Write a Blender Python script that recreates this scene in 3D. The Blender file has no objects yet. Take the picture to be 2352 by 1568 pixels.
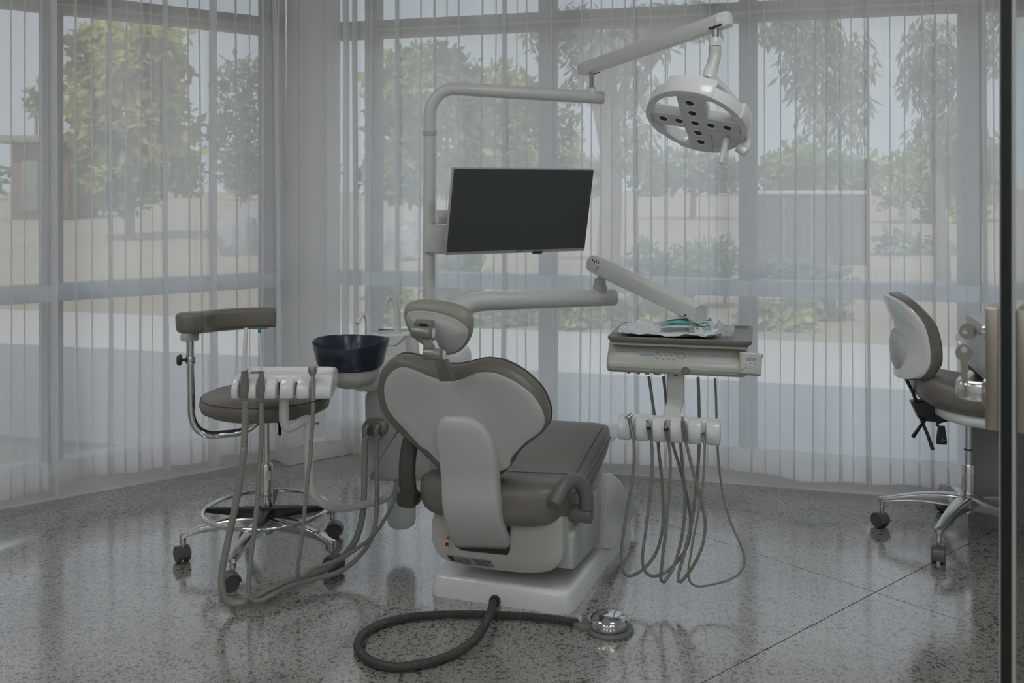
import bpy, bmesh, math, random
from mathutils import Vector, Matrix, noise

# ------------------------------------------------------------------ camera, sky, sun, exposure
scene = bpy.context.scene
COL = scene.collection
F = 2270.0            # focal length in pixels of the 2352 px wide frame
CX, HY = 1176.0, 435.0   # principal column, horizon row
HC = 1.38             # camera height
cam_d = bpy.data.cameras.new('camera')
cam_d.sensor_width = 36.0
cam_d.lens = F / 2352.0 * 36.0
cam_d.shift_y = -(784.0 - HY) / 2352.0
cam_d.clip_start = 0.05
cam_d.clip_end = 600
cam_d.dof.use_dof = True
cam_d.dof.focus_distance = 3.5
cam_d.dof.aperture_fstop = 7.1
cam = bpy.data.objects.new('camera', cam_d)
cam.location = (0, 0, HC)
cam.rotation_euler = (math.pi / 2, 0, 0)
COL.objects.link(cam)
scene.camera = cam

world = bpy.data.worlds.new('hazy_sky')
scene.world = world
world.use_nodes = True
wbg = world.node_tree.nodes['Background']
wbg.inputs[0].default_value = (0.80, 0.905, 1.0, 1)
wbg.inputs[1].default_value = 1.42

sun_d = bpy.data.lights.new('sun', 'SUN')
sun_d.energy = 4.6
sun_d.angle = 0.012
sun_d.color = (1.0, 0.93, 0.83)
sun = bpy.data.objects.new('sun', sun_d)
# the sun stands behind the building, about 58 degrees high
_sd = Vector((0.2713 * 0.52, 0.9625 * 0.52, -0.855)).normalized()
sun.rotation_euler = _sd.to_track_quat('-Z', 'Y').to_euler()
sun.location = (0, -10, 20)
COL.objects.link(sun)

vs = scene.view_settings
vs.view_transform = 'Standard'
vs.look = 'None'
vs.exposure = -0.55
vs.gamma = 1.0
vs.use_curve_mapping = False
scene.cycles.transparent_max_bounces = 24
scene.cycles.max_bounces = 12
scene.cycles.diffuse_bounces = 7
scene.cycles.use_denoising = True
LAMP = 13.0            # brightness of the unseen fill panels added at the ceiling

R = random.Random(7)
CAM = Vector((0, 0, HC))

# ------------------------------------------------------------------ helpers: geometry
def ray(px, py):
    return Vector(((px - CX) / F, 1.0, -(py - HY) / F))
def W(px, py, d):
    return CAM + ray(px, py) * d
def WZ(px, py, z):
    r = ray(px, py)
    return CAM + r * ((z - HC) / r.z)
def Ws(lst):
    return [W(*p) for p in lst]

class Pl:
    """a plane with two axes in it; n = eu x ev"""
    def __init__(s, o, eu, ev):
        s.o = Vector(o); s.eu = Vector(eu).normalized(); ev = Vector(ev)
        s.ev = (ev - s.eu * ev.dot(s.eu)).normalized(); s.n = s.eu.cross(s.ev)
    def px(s, x, y, h=0.0):
        r = ray(x, y); p0 = s.o + s.n * h
        p = CAM + r * ((p0 - CAM).dot(s.n) / r.dot(s.n)) - p0
        return (p.dot(s.eu), p.dot(s.ev))
    def w(s, a, b, h=0.0):
        return s.o + s.eu * a + s.ev * b + s.n * h
    def pxs(s, lst, h=0.0):
        return [s.px(x, y, h) for x, y in lst]

class Frame:
    """upright local frame: u across, v away, z up"""
    def __init__(s, x, y, deg):
        t = math.radians(deg)
        s.o = Vector((x, y, 0)); s.ex = Vector((math.cos(t), -math.sin(t), 0)); s.ey = Vector((math.sin(t), math.cos(t), 0)); s.deg = deg
    def w(s, u, v, z):
        return s.o + s.ex * u + s.ey * v + Vector((0, 0, z))
    def plane_v(s, v):
        return Pl(s.w(0, v, 0), s.ex, (0, 0, 1))
    def pv(s, px, py, v):
        a, b = s.plane_v(v).px(px, py)
        return (a, v, b)

def catmull(pts, n=8, closed=False):
    pts = [Vector(p) for p in pts]
    m = len(pts); out = []
    rng = range(m) if closed else range(m - 1)
    for i in rng:
        if closed:
            p0, p1, p2, p3 = pts[i - 1], pts[i], pts[(i + 1) % m], pts[(i + 2) % m]
        else:
            p1, p2 = pts[i], pts[i + 1]
            p0 = pts[i - 1] if i else p1 * 2 - p2
            p3 = pts[i + 2] if i + 2 < m else p2 * 2 - p1
        for k in range(n):
            t = k / n
            out.append(0.5 * ((2 * p1) + (p2 - p0) * t + (2 * p0 - 5 * p1 + 4 * p2 - p3) * t * t + (3 * p1 - p0 - 3 * p2 + p3) * t ** 3))
    if not closed:
        out.append(pts[-1])
    return out

def resample(pts, step):
    out = [pts[0]]; acc = 0.0
    for a, b in zip(pts, pts[1:]):
        L = (b - a).length
        if L < 1e-9: continue
        t = step - acc
        while t <= L:
            out.append(a.lerp(b, t / L)); t += step
        acc = (acc + L) % step if L else acc
    if (out[-1] - pts[-1]).length > step * 0.2: out.append(pts[-1])
    return out

def rrect(w, h, r, n=5):
    """rounded rectangle outline, centred, ccw"""
    out = []
    for cx, cy, a0 in ((w / 2 - r, h / 2 - r, 0), (-w / 2 + r, h / 2 - r, 90), (-w / 2 + r, -h / 2 + r, 180), (w / 2 - r, -h / 2 + r, 270)):
        for k in range(n + 1):
            a = math.radians(a0 + 90 * k / n)
            out.append((cx + r * math.cos(a), cy + r * math.sin(a)))
    return out
def ellipse(rx, ry, n=32, a0=0):
    return [(rx * math.cos(a0 + 2 * math.pi * k / n), ry * math.sin(a0 + 2 * math.pi * k / n)) for k in range(n)]

def roundpoly(pts, rs, n=6):
    """polygon with each corner rounded by its own radius"""
    out = []; m = len(pts)
    for i in range(m):
        a, b, c = [Vector((*pts[j % m], 0)) for j in (i - 1, i, i + 1)]
        r = rs[i] if isinstance(rs, (list, tuple)) else rs
        u, v = (a - b), (c - b); r = min(r, u.length * .49, v.length * .49)
        p0, p1 = b + u.normalized() * r, b + v.normalized() * r
        for k in range(n + 1):
            t = k / n; q = p0 * (1 - t) ** 2 + b * 2 * t * (1 - t) + p1 * t * t; out.append((q.x, q.y))
    return out
def area2(o):
    return 0.5 * sum(a[0] * b[1] - b[0] * a[1] for a, b in zip(o, o[1:] + o[:1]))
def smooth2(o, n=6):
    p = catmull([(a, b, 0) for a, b in o], n, True)
    return [(q.x, q.y) for q in p]
def inset2(o, d):
    m = len(o); out = []
    for i in range(m):
        a, b, c = o[i - 1], o[i], o[(i + 1) % m]
        tx, ty = c[0] - a[0], c[1] - a[1]
        L = math.hypot(tx, ty) or 1
        out.append((b[0] - ty / L * d, b[1] + tx / L * d))
    return out

class MB:
    def __init__(s):
        s.v = []; s.f = []
    def add(s, vs_, fs):
        n = len(s.v); s.v += [Vector(q) for q in vs_]; s.f += [tuple(i + n for i in f) for f in fs]; return s
    def loft(s, rings, cap0=True, cap1=True, closed=True):
        m = len(rings[0]); vs_ = [p for r_ in rings for p in r_]; fs = []
        for k in range(len(rings) - 1):
            for i in range(m if closed else m - 1):
                j = (i + 1) % m
                fs.append((k * m + i, k * m + j, (k + 1) * m + j, (k + 1) * m + i))
        if cap0: fs.append(tuple(range(m - 1, -1, -1)))
        if cap1: fs.append(tuple((len(rings) - 1) * m + i for i in range(m)))
        return s.add(vs_, fs)
    def tube(s, path, r, seg=12, cap=True, closed=False, flat=None, up=None):
        path = [Vector(p) for p in path]; m = len(path)
        rs = r if isinstance(r, (list, tuple)) else [r] * m
        if len(rs) != m:
            q = []
            for i in range(m):
                t = i / (m - 1) * (len(rs) - 1); k = min(int(t), len(rs) - 2)
                q.append(rs[k] + (rs[k + 1] - rs[k]) * (t - k))
            rs = q
        rings = []; nrm = None
        for i in range(m):
            a = path[i - 1] if (i or closed) else path[0]
            b = path[(i + 1) % m] if (i < m - 1 or closed) else path[-1]
            t = (b - a).normalized()
            if nrm is None:
                if up is not None: nrm = Vector(up)
                else: nrm = Vector((0, 0, 1)) if abs(t.z) < 0.9 else Vector((1, 0, 0))
            nrm = (nrm - t * nrm.dot(t)).normalized(); bi = t.cross(nrm)
            fa, fb = flat if flat else (1, 1)
            rings.append([path[i] + (nrm * math.cos(2 * math.pi * k / seg) * fa + bi * math.sin(2 * math.pi * k / seg) * fb) * rs[i] for k in range(seg)])
        if closed:
            rings.append(rings[0]); return s.loft(rings, False, False)
        return s.loft(rings, cap, cap)
    def sweep(s, path, prof, up, scales=None):
        """sweep a 2D profile (a along side, b along up) along a path"""
        path = [Vector(p) for p in path]; m = len(path); rings = []
        for i in range(m):
            t = (path[min(i + 1, m - 1)] - path[max(i - 1, 0)]).normalized()
            u = Vector(up); u = (u - t * u.dot(t)).normalized(); sd = t.cross(u)
            k = scales[i] if scales else (1, 1)
            rings.append([path[i] + sd * a * k[0] + u * b * k[1] for a, b in prof])
        return s.loft(rings)
    def lathe(s, prof, base, axis=(0, 0, 1), seg=28, ref=None, fn=None):
        ax = Vector(axis).normalized()
        e1 = Vector(ref) if ref is not None else (Vector((1, 0, 0)) if abs(ax.x) < 0.8 else Vector((0, 1, 0)))
        e1 = (e1 - ax * e1.dot(ax)).normalized(); e2 = ax.cross(e1); base = Vector(base)
        rings = []
        for k, (r, h) in enumerate(prof):
            ring = []
            for i in range(seg):
                a = 2 * math.pi * i / seg
                rr, hh = fn(k, a, r, h) if fn else (r, h)
                ring.append(base + ax * hh + (e1 * math.cos(a) + e2 * math.sin(a)) * max(rr, 1e-5))
            rings.append(ring)
        return s.loft(rings)
    def cyl(s, a, b, r, seg=20, r2=None):
        return s.tube([a, b], [r, r2 if r2 is not None else r], seg)
    def box(s, c, hx, hy, hz, ex=(1, 0, 0), ey=(0, 1, 0), ez=(0, 0, 1)):
        c = Vector(c); ex = Vector(ex) * hx; ey = Vector(ey) * hy; ez = Vector(ez) * hz
        vs_ = [c + ex * i + ey * j + ez * k for k in (-1, 1) for j in (-1, 1) for i in (-1, 1)]
        return s.add(vs_, [(0, 2, 3, 1), (4, 5, 7, 6), (0, 1, 5, 4), (2, 6, 7, 3), (0, 4, 6, 2), (1, 3, 7, 5)])
    def prism(s, outline, vec):
        o = [Vector(p) for p in outline]; vec = Vector(vec)
        return s.loft([o, [p + vec for p in o]])
    def pillow(s, o, prof, f, c0=None, c1=None, center=None):
        """o: ccw outline; prof: [(inset, depth)]; f(a,b,depth)->world; c0/c1: [(scale, depth)] cap rings"""
        if area2(o) < 0: o = o[::-1]
        rings2 = [(inset2(o, i), d) for i, d in prof]
        if center is None:
            center = (sum(p[0] for p in o) / len(o), sum(p[1] for p in o) / len(o))
        def sc(q, k): return [(center[0] + (a - center[0]) * k, center[1] + (b - center[1]) * k) for a, b in q]
        seq = []
        if c0:
            b0 = rings2[0][0]; seq += [(sc(b0, k), d) for k, d in c0[::-1]]
        seq += rings2
        if c1:
            b1 = rings2[-1][0]; seq += [(sc(b1, k), d) for k, d in c1]
        return s.loft([[f(a, b, d) for a, b in q] for q, d in seq])
    def sphere(s, c, r, seg=16, sz=1.0):
        n = seg // 2
        return s.lathe([(r * math.sin(math.pi * k / n), -r * sz * math.cos(math.pi * k / n)) for k in range(n + 1)], c, seg=seg)

# ------------------------------------------------------------------ helpers: scene objects
ROOTM = {}
def setp(o, label=None, cat=None, group=None, kind=None):
    if label: o['label'] = label
    if cat: o['category'] = cat
    if group: o['group'] = group
    if kind: o['kind'] = kind
    return o
def thing(name, loc, label, cat, deg=0.0, group=None):
    o = bpy.data.objects.new(name, None)
    o.empty_display_size = 0.1
    o.location = loc; o.rotation_euler = (0, 0, -math.radians(deg)); COL.objects.link(o)
    ROOTM[o.name] = Matrix.Translation(Vector(loc)) @ Matrix.Rotation(-math.radians(deg), 4, 'Z')
    return setp(o, label, cat, group)
def rootm(p):
    while p is not None:
        if p.name in ROOTM: return ROOTM[p.name]
        p = p.parent
    return Matrix.Identity(4)
def build(mb, name, mat, parent=None, bevel=0.0, seg=2, angle=40, smooth=True, bang=35, label=None, kind=None):
    me = bpy.data.meshes.new(name)
    M = rootm(parent)
    if parent is not None and M != Matrix.Identity(4):
        Mi = M.inverted(); vv = [Mi @ p for p in mb.v]
    else: vv = mb.v
    me.from_pydata([tuple(p) for p in vv], [], mb.f)
    bm = bmesh.new(); bm.from_mesh(me)
    bmesh.ops.remove_doubles(bm, verts=bm.verts, dist=1e-5)
    bmesh.ops.recalc_face_normals(bm, faces=bm.faces)
    if bevel:
        es = [e for e in bm.edges if len(e.link_faces) == 2 and e.calc_face_angle(0) > math.radians(bang)]
        bmesh.ops.bevel(bm, geom=es, offset=bevel, segments=seg, profile=0.5, affect='EDGES', clamp_overlap=True)
    bm.to_mesh(me); bm.free()
    if smooth:
        me.polygons.foreach_set('use_smooth', [True] * len(me.polygons))
        me.set_sharp_from_angle(angle=math.radians(angle))
    me.materials.append(mat)
    o = bpy.data.objects.new(name, me); COL.objects.link(o)
    if parent is not None: o.parent = parent
    if label: o['label'] = label
    if kind: o['kind'] = kind
    return o

# ------------------------------------------------------------------ helpers: materials
def mat(name, col, rough=0.5, metal=0.0, spec=None, bump=None, vary=None, coat=0.0, alpha=None):
    m = bpy.data.materials.new(name); m.use_nodes = True
    nt = m.node_tree; b = nt.nodes['Principled BSDF']
    b.inputs['Base Color'].default_value = (*col, 1); b.inputs['Roughness'].default_value = rough; b.inputs['Metallic'].default_value = metal
    if spec is not None: b.inputs['Specular IOR Level'].default_value = spec
    if coat: b.inputs['Coat Weight'].default_value = coat; b.inputs['Coat Roughness'].default_value = 0.08
    tc = nt.nodes.new('ShaderNodeTexCoord')
    if vary:
        sc, amt = vary
        nz = nt.nodes.new('ShaderNodeTexNoise'); nz.inputs['Scale'].default_value = sc; nz.inputs['Detail'].default_value = 4
        mx = nt.nodes.new('ShaderNodeMix'); mx.data_type = 'RGBA'
        mx.inputs['A'].default_value = (*[c * (1 - amt) for c in col], 1); mx.inputs['B'].default_value = (*[min(1, c * (1 + amt)) for c in col], 1)
        nt.links.new(tc.outputs['Object'], nz.inputs['Vector']); nt.links.new(nz.outputs['Fac'], mx.inputs['Factor']); nt.links.new(mx.outputs['Result'], b.inputs['Base Color'])
    if bump:
        sc, st = bump
        nz = nt.nodes.new('ShaderNodeTexNoise'); nz.inputs['Scale'].default_value = sc; nz.inputs['Detail'].default_value = 3
        bp = nt.nodes.new('ShaderNodeBump'); bp.inputs['Strength'].default_value = st; bp.inputs['Distance'].default_value = 0.002
        nt.links.new(tc.outputs['Object'], nz.inputs['Vector']); nt.links.new(nz.outputs['Fac'], bp.inputs['Height']); nt.links.new(bp.outputs['Normal'], b.inputs['Normal'])
    return m

def mixmat(name, t, col, transl, tint=None):
    """thin see-through cloth or film: t = open share, transl = share of the threads' light that passes on"""
    m = bpy.data.materials.new(name); m.use_nodes = True
    nt = m.node_tree; nt.nodes.clear()
    out = nt.nodes.new('ShaderNodeOutputMaterial')
    tr = nt.nodes.new('ShaderNodeBsdfTransparent'); tr.inputs[0].default_value = (*(tint or (1, 1, 1)), 1)
    df = nt.nodes.new('ShaderNodeBsdfDiffuse'); df.inputs[0].default_value = (*col, 1)
    tl = nt.nodes.new('ShaderNodeBsdfTranslucent'); tl.inputs[0].default_value = (*col, 1)
    m1 = nt.nodes.new('ShaderNodeMixShader'); m1.inputs[0].default_value = transl
    m2 = nt.nodes.new('ShaderNodeMixShader'); m2.inputs[0].default_value = 1 - t
    nt.links.new(df.outputs[0], m1.inputs[1]); nt.links.new(tl.outputs[0], m1.inputs[2])
    nt.links.new(tr.outputs[0], m2.inputs[1]); nt.links.new(m1.outputs[0], m2.inputs[2]); nt.links.new(m2.outputs[0], out.inputs[0])
    return m
def filmmat(name, gloss, tint=(1, 1, 1), rough=0.0):
    m = bpy.data.materials.new(name); m.use_nodes = True
    nt = m.node_tree; nt.nodes.clear()
    out = nt.nodes.new('ShaderNodeOutputMaterial')
    tr = nt.nodes.new('ShaderNodeBsdfTransparent'); tr.inputs[0].default_value = (*tint, 1)
    gl = nt.nodes.new('ShaderNodeBsdfGlossy'); gl.inputs['Roughness'].default_value = rough
    fr = nt.nodes.new('ShaderNodeFresnel'); ge = nt.nodes.new('ShaderNodeNewGeometry')
    # a thin pane reflects alike from both sides
    mm = nt.nodes.new('ShaderNodeMath'); mm.operation = 'MULTIPLY_ADD'; mm.inputs[1].default_value = 1 / gloss - gloss; mm.inputs[2].default_value = gloss
    nt.links.new(ge.outputs['Backfacing'], mm.inputs[0]); nt.links.new(mm.outputs[0], fr.inputs[0])
    mx = nt.nodes.new('ShaderNodeMixShader')
    nt.links.new(fr.outputs[0], mx.inputs[0]); nt.links.new(tr.outputs[0], mx.inputs[1]); nt.links.new(gl.outputs[0], mx.inputs[2]); nt.links.new(mx.outputs[0], out.inputs[0])
    return m
def leafmat(name, c1, c2, scale=1.2):
    m = bpy.data.materials.new(name); m.use_nodes = True
    nt = m.node_tree; nt.nodes.clear()
    out = nt.nodes.new('ShaderNodeOutputMaterial'); tc = nt.nodes.new('ShaderNodeTexCoord')
    nz = nt.nodes.new('ShaderNodeTexNoise'); nz.inputs['Scale'].default_value = scale; nz.inputs['Detail'].default_value = 3
    rp = nt.nodes.new('ShaderNodeValToRGB'); rp.color_ramp.elements[0].position = 0.38; rp.color_ramp.elements[1].position = 0.64
    rp.color_ramp.elements[0].color = (*c1, 1); rp.color_ramp.elements[1].color = (*c2, 1)
    df = nt.nodes.new('ShaderNodeBsdfDiffuse'); tl = nt.nodes.new('ShaderNodeBsdfTranslucent'); mx = nt.nodes.new('ShaderNodeMixShader'); mx.inputs[0].default_value = 0.35
    nt.links.new(tc.outputs['Object'], nz.inputs['Vector']); nt.links.new(nz.outputs['Fac'], rp.inputs[0])
    nt.links.new(rp.outputs[0], df.inputs[0]); nt.links.new(rp.outputs[0], tl.inputs[0])
    nt.links.new(df.outputs[0], mx.inputs[1]); nt.links.new(tl.outputs[0], mx.inputs[2]); nt.links.new(mx.outputs[0], out.inputs[0])
    return m
def emat(name, col, strength):
    m = bpy.data.materials.new(name); m.use_nodes = True
    b = m.node_tree.nodes['Principled BSDF']; b.inputs['Base Color'].default_value = (*col, 1)
    b.inputs['Emission Color'].default_value = (*col, 1); b.inputs['Emission Strength'].default_value = strength
    return m

def floor_material():
    m = bpy.data.materials.new('polished_aggregate_concrete'); m.use_nodes = True
    nt = m.node_tree; b = nt.nodes['Principled BSDF']; N = nt.nodes.new; L = nt.links.new
    tc = N('ShaderNodeTexCoord')
    warp = N('ShaderNodeTexNoise'); warp.inputs['Scale'].default_value = 55; warp.inputs['Detail'].default_value = 2
    L(tc.outputs['Object'], warp.inputs['Vector'])
    wm = N('ShaderNodeVectorMath'); wm.operation = 'MULTIPLY_ADD'; wm.inputs[1].default_value = (0.012, 0.012, 0.0)
    L(warp.outputs['Color'], wm.inputs[0]); L(tc.outputs['Object'], wm.inputs[2])
    base = N('ShaderNodeTexNoise'); base.inputs['Scale'].default_value = 3.0; base.inputs['Detail'].default_value = 6
    L(tc.outputs['Object'], base.inputs['Vector'])
    rp = N('ShaderNodeValToRGB'); e = rp.color_ramp.elements
    e[0].position = 0.3; e[0].color = (0.31, 0.292, 0.255, 1); e[1].position = 0.72; e[1].color = (0.42, 0.398, 0.355, 1)
    L(base.outputs['Fac'], rp.inputs[0])
    cur = rp.outputs[0]
    for sc, th, colr, amt in ((62, 0.42, (0.06, 0.057, 0.054), 0.92), (115, 0.46, (0.05, 0.048, 0.046), 0.9), (90, 0.26, (0.52, 0.49, 0.44), 0.5), (210, 0.46, (0.08, 0.076, 0.072), 0.75)):
        vo = N('ShaderNodeTexVoronoi'); vo.inputs['Scale'].default_value = sc
        L(wm.outputs[0], vo.inputs['Vector'])
        sp = N('ShaderNodeSeparateColor'); L(vo.outputs['Color'], sp.inputs[0])
        # stone size varies from cell to cell; about half the cells are empty
        ml = N('ShaderNodeMath'); ml.operation = 'MULTIPLY_ADD'; ml.inputs[1].default_value = th * 2.2; ml.inputs[2].default_value = -th * 0.9
        L(sp.outputs[0], ml.inputs[0])
        sb = N('ShaderNodeMath'); sb.operation = 'SUBTRACT'; L(ml.outputs[0], sb.inputs[0]); L(vo.outputs['Distance'], sb.inputs[1])
        mr = N('ShaderNodeMapRange'); mr.inputs['From Min'].default_value = -0.02; mr.inputs['From Max'].default_value = 0.05; mr.inputs['To Max'].default_value = amt
        L(sb.outputs[0], mr.inputs['Value'])
        mx = N('ShaderNodeMix'); mx.data_type = 'RGBA'; mx.inputs['B'].default_value = (*colr, 1)
        L(mr.outputs[0], mx.inputs['Factor']); L(cur, mx.inputs['A']); cur = mx.outputs['Result']
    L(cur, b.inputs['Base Color'])
    rn = N('ShaderNodeTexNoise'); rn.inputs['Scale'].default_value = 7; rn.inputs['Detail'].default_value = 5
    L(tc.outputs['Object'], rn.inputs['Vector'])
    mr = N('ShaderNodeMapRange'); mr.inputs['To Min'].default_value = 0.10; mr.inputs['To Max'].default_value = 0.24
    L(rn.outputs['Fac'], mr.inputs['Value']); L(mr.outputs[0], b.inputs['Roughness'])
    b.inputs['IOR'].default_value = 2.3
    b.inputs['Coat Weight'].default_value = 1.0; b.inputs['Coat IOR'].default_value = 1.75; b.inputs['Coat Roughness'].default_value = 0.12
    return m

M = dict(
    floor=floor_material(),
    joint=mat('floor_joint', (0.05, 0.048, 0.045), 0.8, vary=(30, 0.3)),
    paint=mat('white_wall_paint', (0.84, 0.84, 0.825), 0.6, bump=(60, 0.05)),
    ceil=mat('ceiling_paint', (0.8, 0.8, 0.78), 0.7, bump=(60, 0.05)),
    frame=mat('window_frame_grey', (0.10, 0.115, 0.135), 0.45, bump=(90, 0.03)),
    rail=mat('window_rail_pale', (0.60, 0.64, 0.69), 0.5, bump=(90, 0.03)),
    head=mat('window_head_taupe', (0.16, 0.135, 0.10), 0.5, bump=(90, 0.03)),
    headline=mat('window_head_bead', (0.62, 0.59, 0.54), 0.5, bump=(90, 0.03)),
    glass=filmmat('window_glass', 1.45),
    sheer=mixmat('sheer_white_cloth', 0.275, (0.95, 0.955, 0.965), 0.82),
    hem=mixmat('sheer_hem_cloth', 0.24, (0.91, 0.885, 0.875), 0.78),
    white=mat('white_plastic', (0.66, 0.665, 0.64), 0.32, bump=(220, 0.02)),
    whiteg=mat('white_gloss_plastic', (0.76, 0.77, 0.77), 0.18, bump=(220, 0.01)),
    offwhite=mat('warm_white_plastic', (0.50, 0.495, 0.45), 0.35, bump=(220, 0.02)),
    shell=mat('back_shell_plastic', (0.50, 0.515, 0.485), 0.38, bump=(260, 0.03)),
    leather=mat('taupe_leather', (0.19, 0.168, 0.142), 0.36, bump=(420, 0.18), vary=(3, 0.06)),
    seam=mat('leather_seam', (0.10, 0.088, 0.075), 0.6, bump=(300, 0.1)),
    hleather=mat('headrest_leather', (0.31, 0.295, 0.255), 0.42, bump=(420, 0.15), vary=(3, 0.05)),
    grip=mat('dark_taupe_plastic', (0.075, 0.068, 0.058), 0.4, bump=(200, 0.04)),
    greyarm=mat('grey_rubber', (0.17, 0.17, 0.155), 0.42, bump=(200, 0.04)),
    bracket=mat('bracket_grey_metal', (0.30, 0.29, 0.26), 0.4, 0.5, bump=(300, 0.03)),
    hose=mat('grey_hose', (0.27, 0.265, 0.235), 0.45, bump=(200, 0.03)),
    dhose=mat('charcoal_hose', (0.055, 0.052, 0.048), 0.45, bump=(200, 0.03)),
    handp=mat('grey_instrument_plastic', (0.19, 0.19, 0.175), 0.4, bump=(200, 0.03)),
    steel=mat('brushed_steel', (0.55, 0.54, 0.52), 0.28, 1.0, bump=(300, 0.02)),
    chrome=mat('chrome', (0.72, 0.72, 0.72), 0.07, 1.0, bump=(8, 0.01)),
    alu=mat('polished_aluminium', (0.66, 0.655, 0.64), 0.24, 1.0, bump=(150, 0.02)),
    black=mat('black_plastic', (0.018, 0.018, 0.018), 0.4, bump=(200, 0.03)),
    dark=mat('dark_part_recess_shade', (0.03, 0.03, 0.03), 0.6, bump=(200, 0.03)),  # near-black for dark parts; on slots and gaps it paints their shade
    caster=mat('caster_taupe', (0.085, 0.077, 0.068), 0.45, bump=(200, 0.03)),
    hood=mat('caster_hood', (0.11, 0.105, 0.105), 0.35, bump=(200, 0.03)),
    navy=mat('navy_ceramic', (0.026, 0.037, 0.06), 0.22, bump=(40, 0.01)),
    screen=mat('screen_black', (0.06, 0.067, 0.072), 0.5, bump=(600, 0.02)),
    bezel=mat('monitor_bezel_silver', (0.50, 0.49, 0.44), 0.4, 0.3, bump=(300, 0.02)),
    red=mat('red_button', (0.42, 0.012, 0.02), 0.35, bump=(100, 0.02)),
    yellow=mat('yellow_sticker', (0.75, 0.42, 0.03), 0.5, bump=(100, 0.02)),
    label=mat('grey_label', (0.22, 0.22, 0.21), 0.5, vary=(40, 0.1)),
    ink=mat('print_ink', (0.03, 0.03, 0.035), 0.6, vary=(60, 0.2)),
    panel=mat('panel_grey', (0.50, 0.515, 0.52), 0.4, bump=(300, 0.02)),
    lcd=mat('lcd_pale', (0.62, 0.60, 0.54), 0.25, vary=(20, 0.03)),
    lcdd=mat('lcd_grey', (0.33, 0.34, 0.32), 0.25, vary=(20, 0.05)),
    traym=mat('tray_taupe', (0.20, 0.19, 0.17), 0.35, bump=(200, 0.03)),
    paper=mat('tray_paper', (0.80, 0.80, 0.79), 0.8, bump=(90, 0.15)),
    teal=mat('pouch_teal', (0.20, 0.52, 0.54), 0.4, vary=(15, 0.15)),
    pouch=mat('pouch_pale', (0.66, 0.74, 0.72), 0.3, vary=(15, 0.1)),
    blue=mat('blue_tip', (0.02, 0.22, 0.42), 0.35, bump=(200, 0.03)),
    tip=mat('clear_white_tip', (0.74, 0.75, 0.74), 0.25, bump=(200, 0.02)),
    film=mixmat('crinkled_film', 0.35, (0.9, 0.92, 0.96), 0.5),
    bottle=mixmat('milky_bottle', 0.25, (0.72, 0.76, 0.72), 0.6),
    brass=mat('brass', (0.55, 0.40, 0.20), 0.3, 1.0, bump=(200, 0.03)),
    doorglass=filmmat('door_glass', 1.5, (0.88, 0.94, 0.91)),
    dooredge=mat('door_glass_edge', (0.006, 0.010, 0.010), 0.25, bump=(60, 0.02)),
    doorseal=mat('door_edge_polish', (0.42, 0.45, 0.42), 0.3, bump=(60, 0.02)),
    lock=mat('satin_nickel', (0.40, 0.36, 0.31), 0.36, 1.0, bump=(300, 0.03)),
    desk=mat('desk_white', (0.70, 0.70, 0.68), 0.4, bump=(100, 0.02)),
    deskd=mat('desk_grey', (0.26, 0.265, 0.255), 0.5, bump=(100, 0.02)),
    pave=mat('pale_pavement', (0.52, 0.52, 0.515), 0.9, bump=(20, 0.3), vary=(1.5, 0.08)),
    sand=mat('dry_sandy_ground', (0.365, 0.315, 0.245), 0.95, bump=(8, 0.6), vary=(0.35, 0.22)),
    brick=mat('brown_brick', (0.25, 0.16, 0.115), 0.9, vary=(6, 0.25), bump=(30, 0.3)),
    concrete=mat('grey_concrete', (0.32, 0.33, 0.33), 0.9, vary=(3, 0.1), bump=(30, 0.2)),
    fence=mat('plum_brown_fence', (0.13, 0.10, 0.10), 0.6, vary=(3, 0.1)),
    fencecap=mat('fence_cap_white', (0.62, 0.60, 0.58), 0.6, vary=(3, 0.05)),
    rock=mat('pale_rock', (0.40, 0.41, 0.43), 0.9, vary=(2.5, 0.35), bump=(6, 0.8)),
    bark=mat('grey_bark', (0.24, 0.215, 0.19), 0.9, vary=(4, 0.25), bump=(12, 0.8)),
    leafy=leafmat('leaves_yellow_green', (0.16, 0.22, 0.12), (0.68, 0.70, 0.24), 1.1),
    leafd=leafmat('leaves_dark_green', (0.16, 0.23, 0.15), (0.52, 0.60, 0.28), 0.9),
    leafg=leafmat('leaves_grey_green', (0.18, 0.23, 0.20), (0.46, 0.52, 0.38), 0.9),
    leafb=leafmat('leaves_bright_shrub', (0.16, 0.22, 0.09), (0.66, 0.72, 0.28), 1.6),
    lamp=emat('fill_panel_glow', (0.955, 0.985, 1.0), LAMP),  # glow of the added fill panels
)

# ================================================================== THE ROOM
Z = Vector((0, 0, 1))
LA, LD = Vector((-2.21, 4.26, 0)), Vector((0.781, 0.6245, 0)).normalized()     # left window line
RA, RD = Vector((0.913, 4.67, 0)), Vector((0.9625, -0.2713, 0)).normalized()   # right window line
LN = Vector((LD.y, -LD.x, 0)); RN = Vector((RD.y, -RD.x, 0))                    # both point into the room
def line_px(px, A, D, Nn, off=0.0):
    """distance along a wall line (moved off metres into the room) that shows at column px"""
    k = (px - CX) / F; P = A + Nn * off
    # (P.x + s D.x) = k (P.y + s D.y)
    return (k * P.y - P.x) / (D.x - k * D.y)
_den = LD.x * RD.y - LD.y * RD.x
_dp = RA - LA
CORNER = LA + LD * ((_dp.x * RD.y - _dp.y * RD.x) / _den)
sLc = (CORNER - LA).dot(LD); sRc = (CORNER - RA).dot(RD)
CEIL = 2.75

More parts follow.
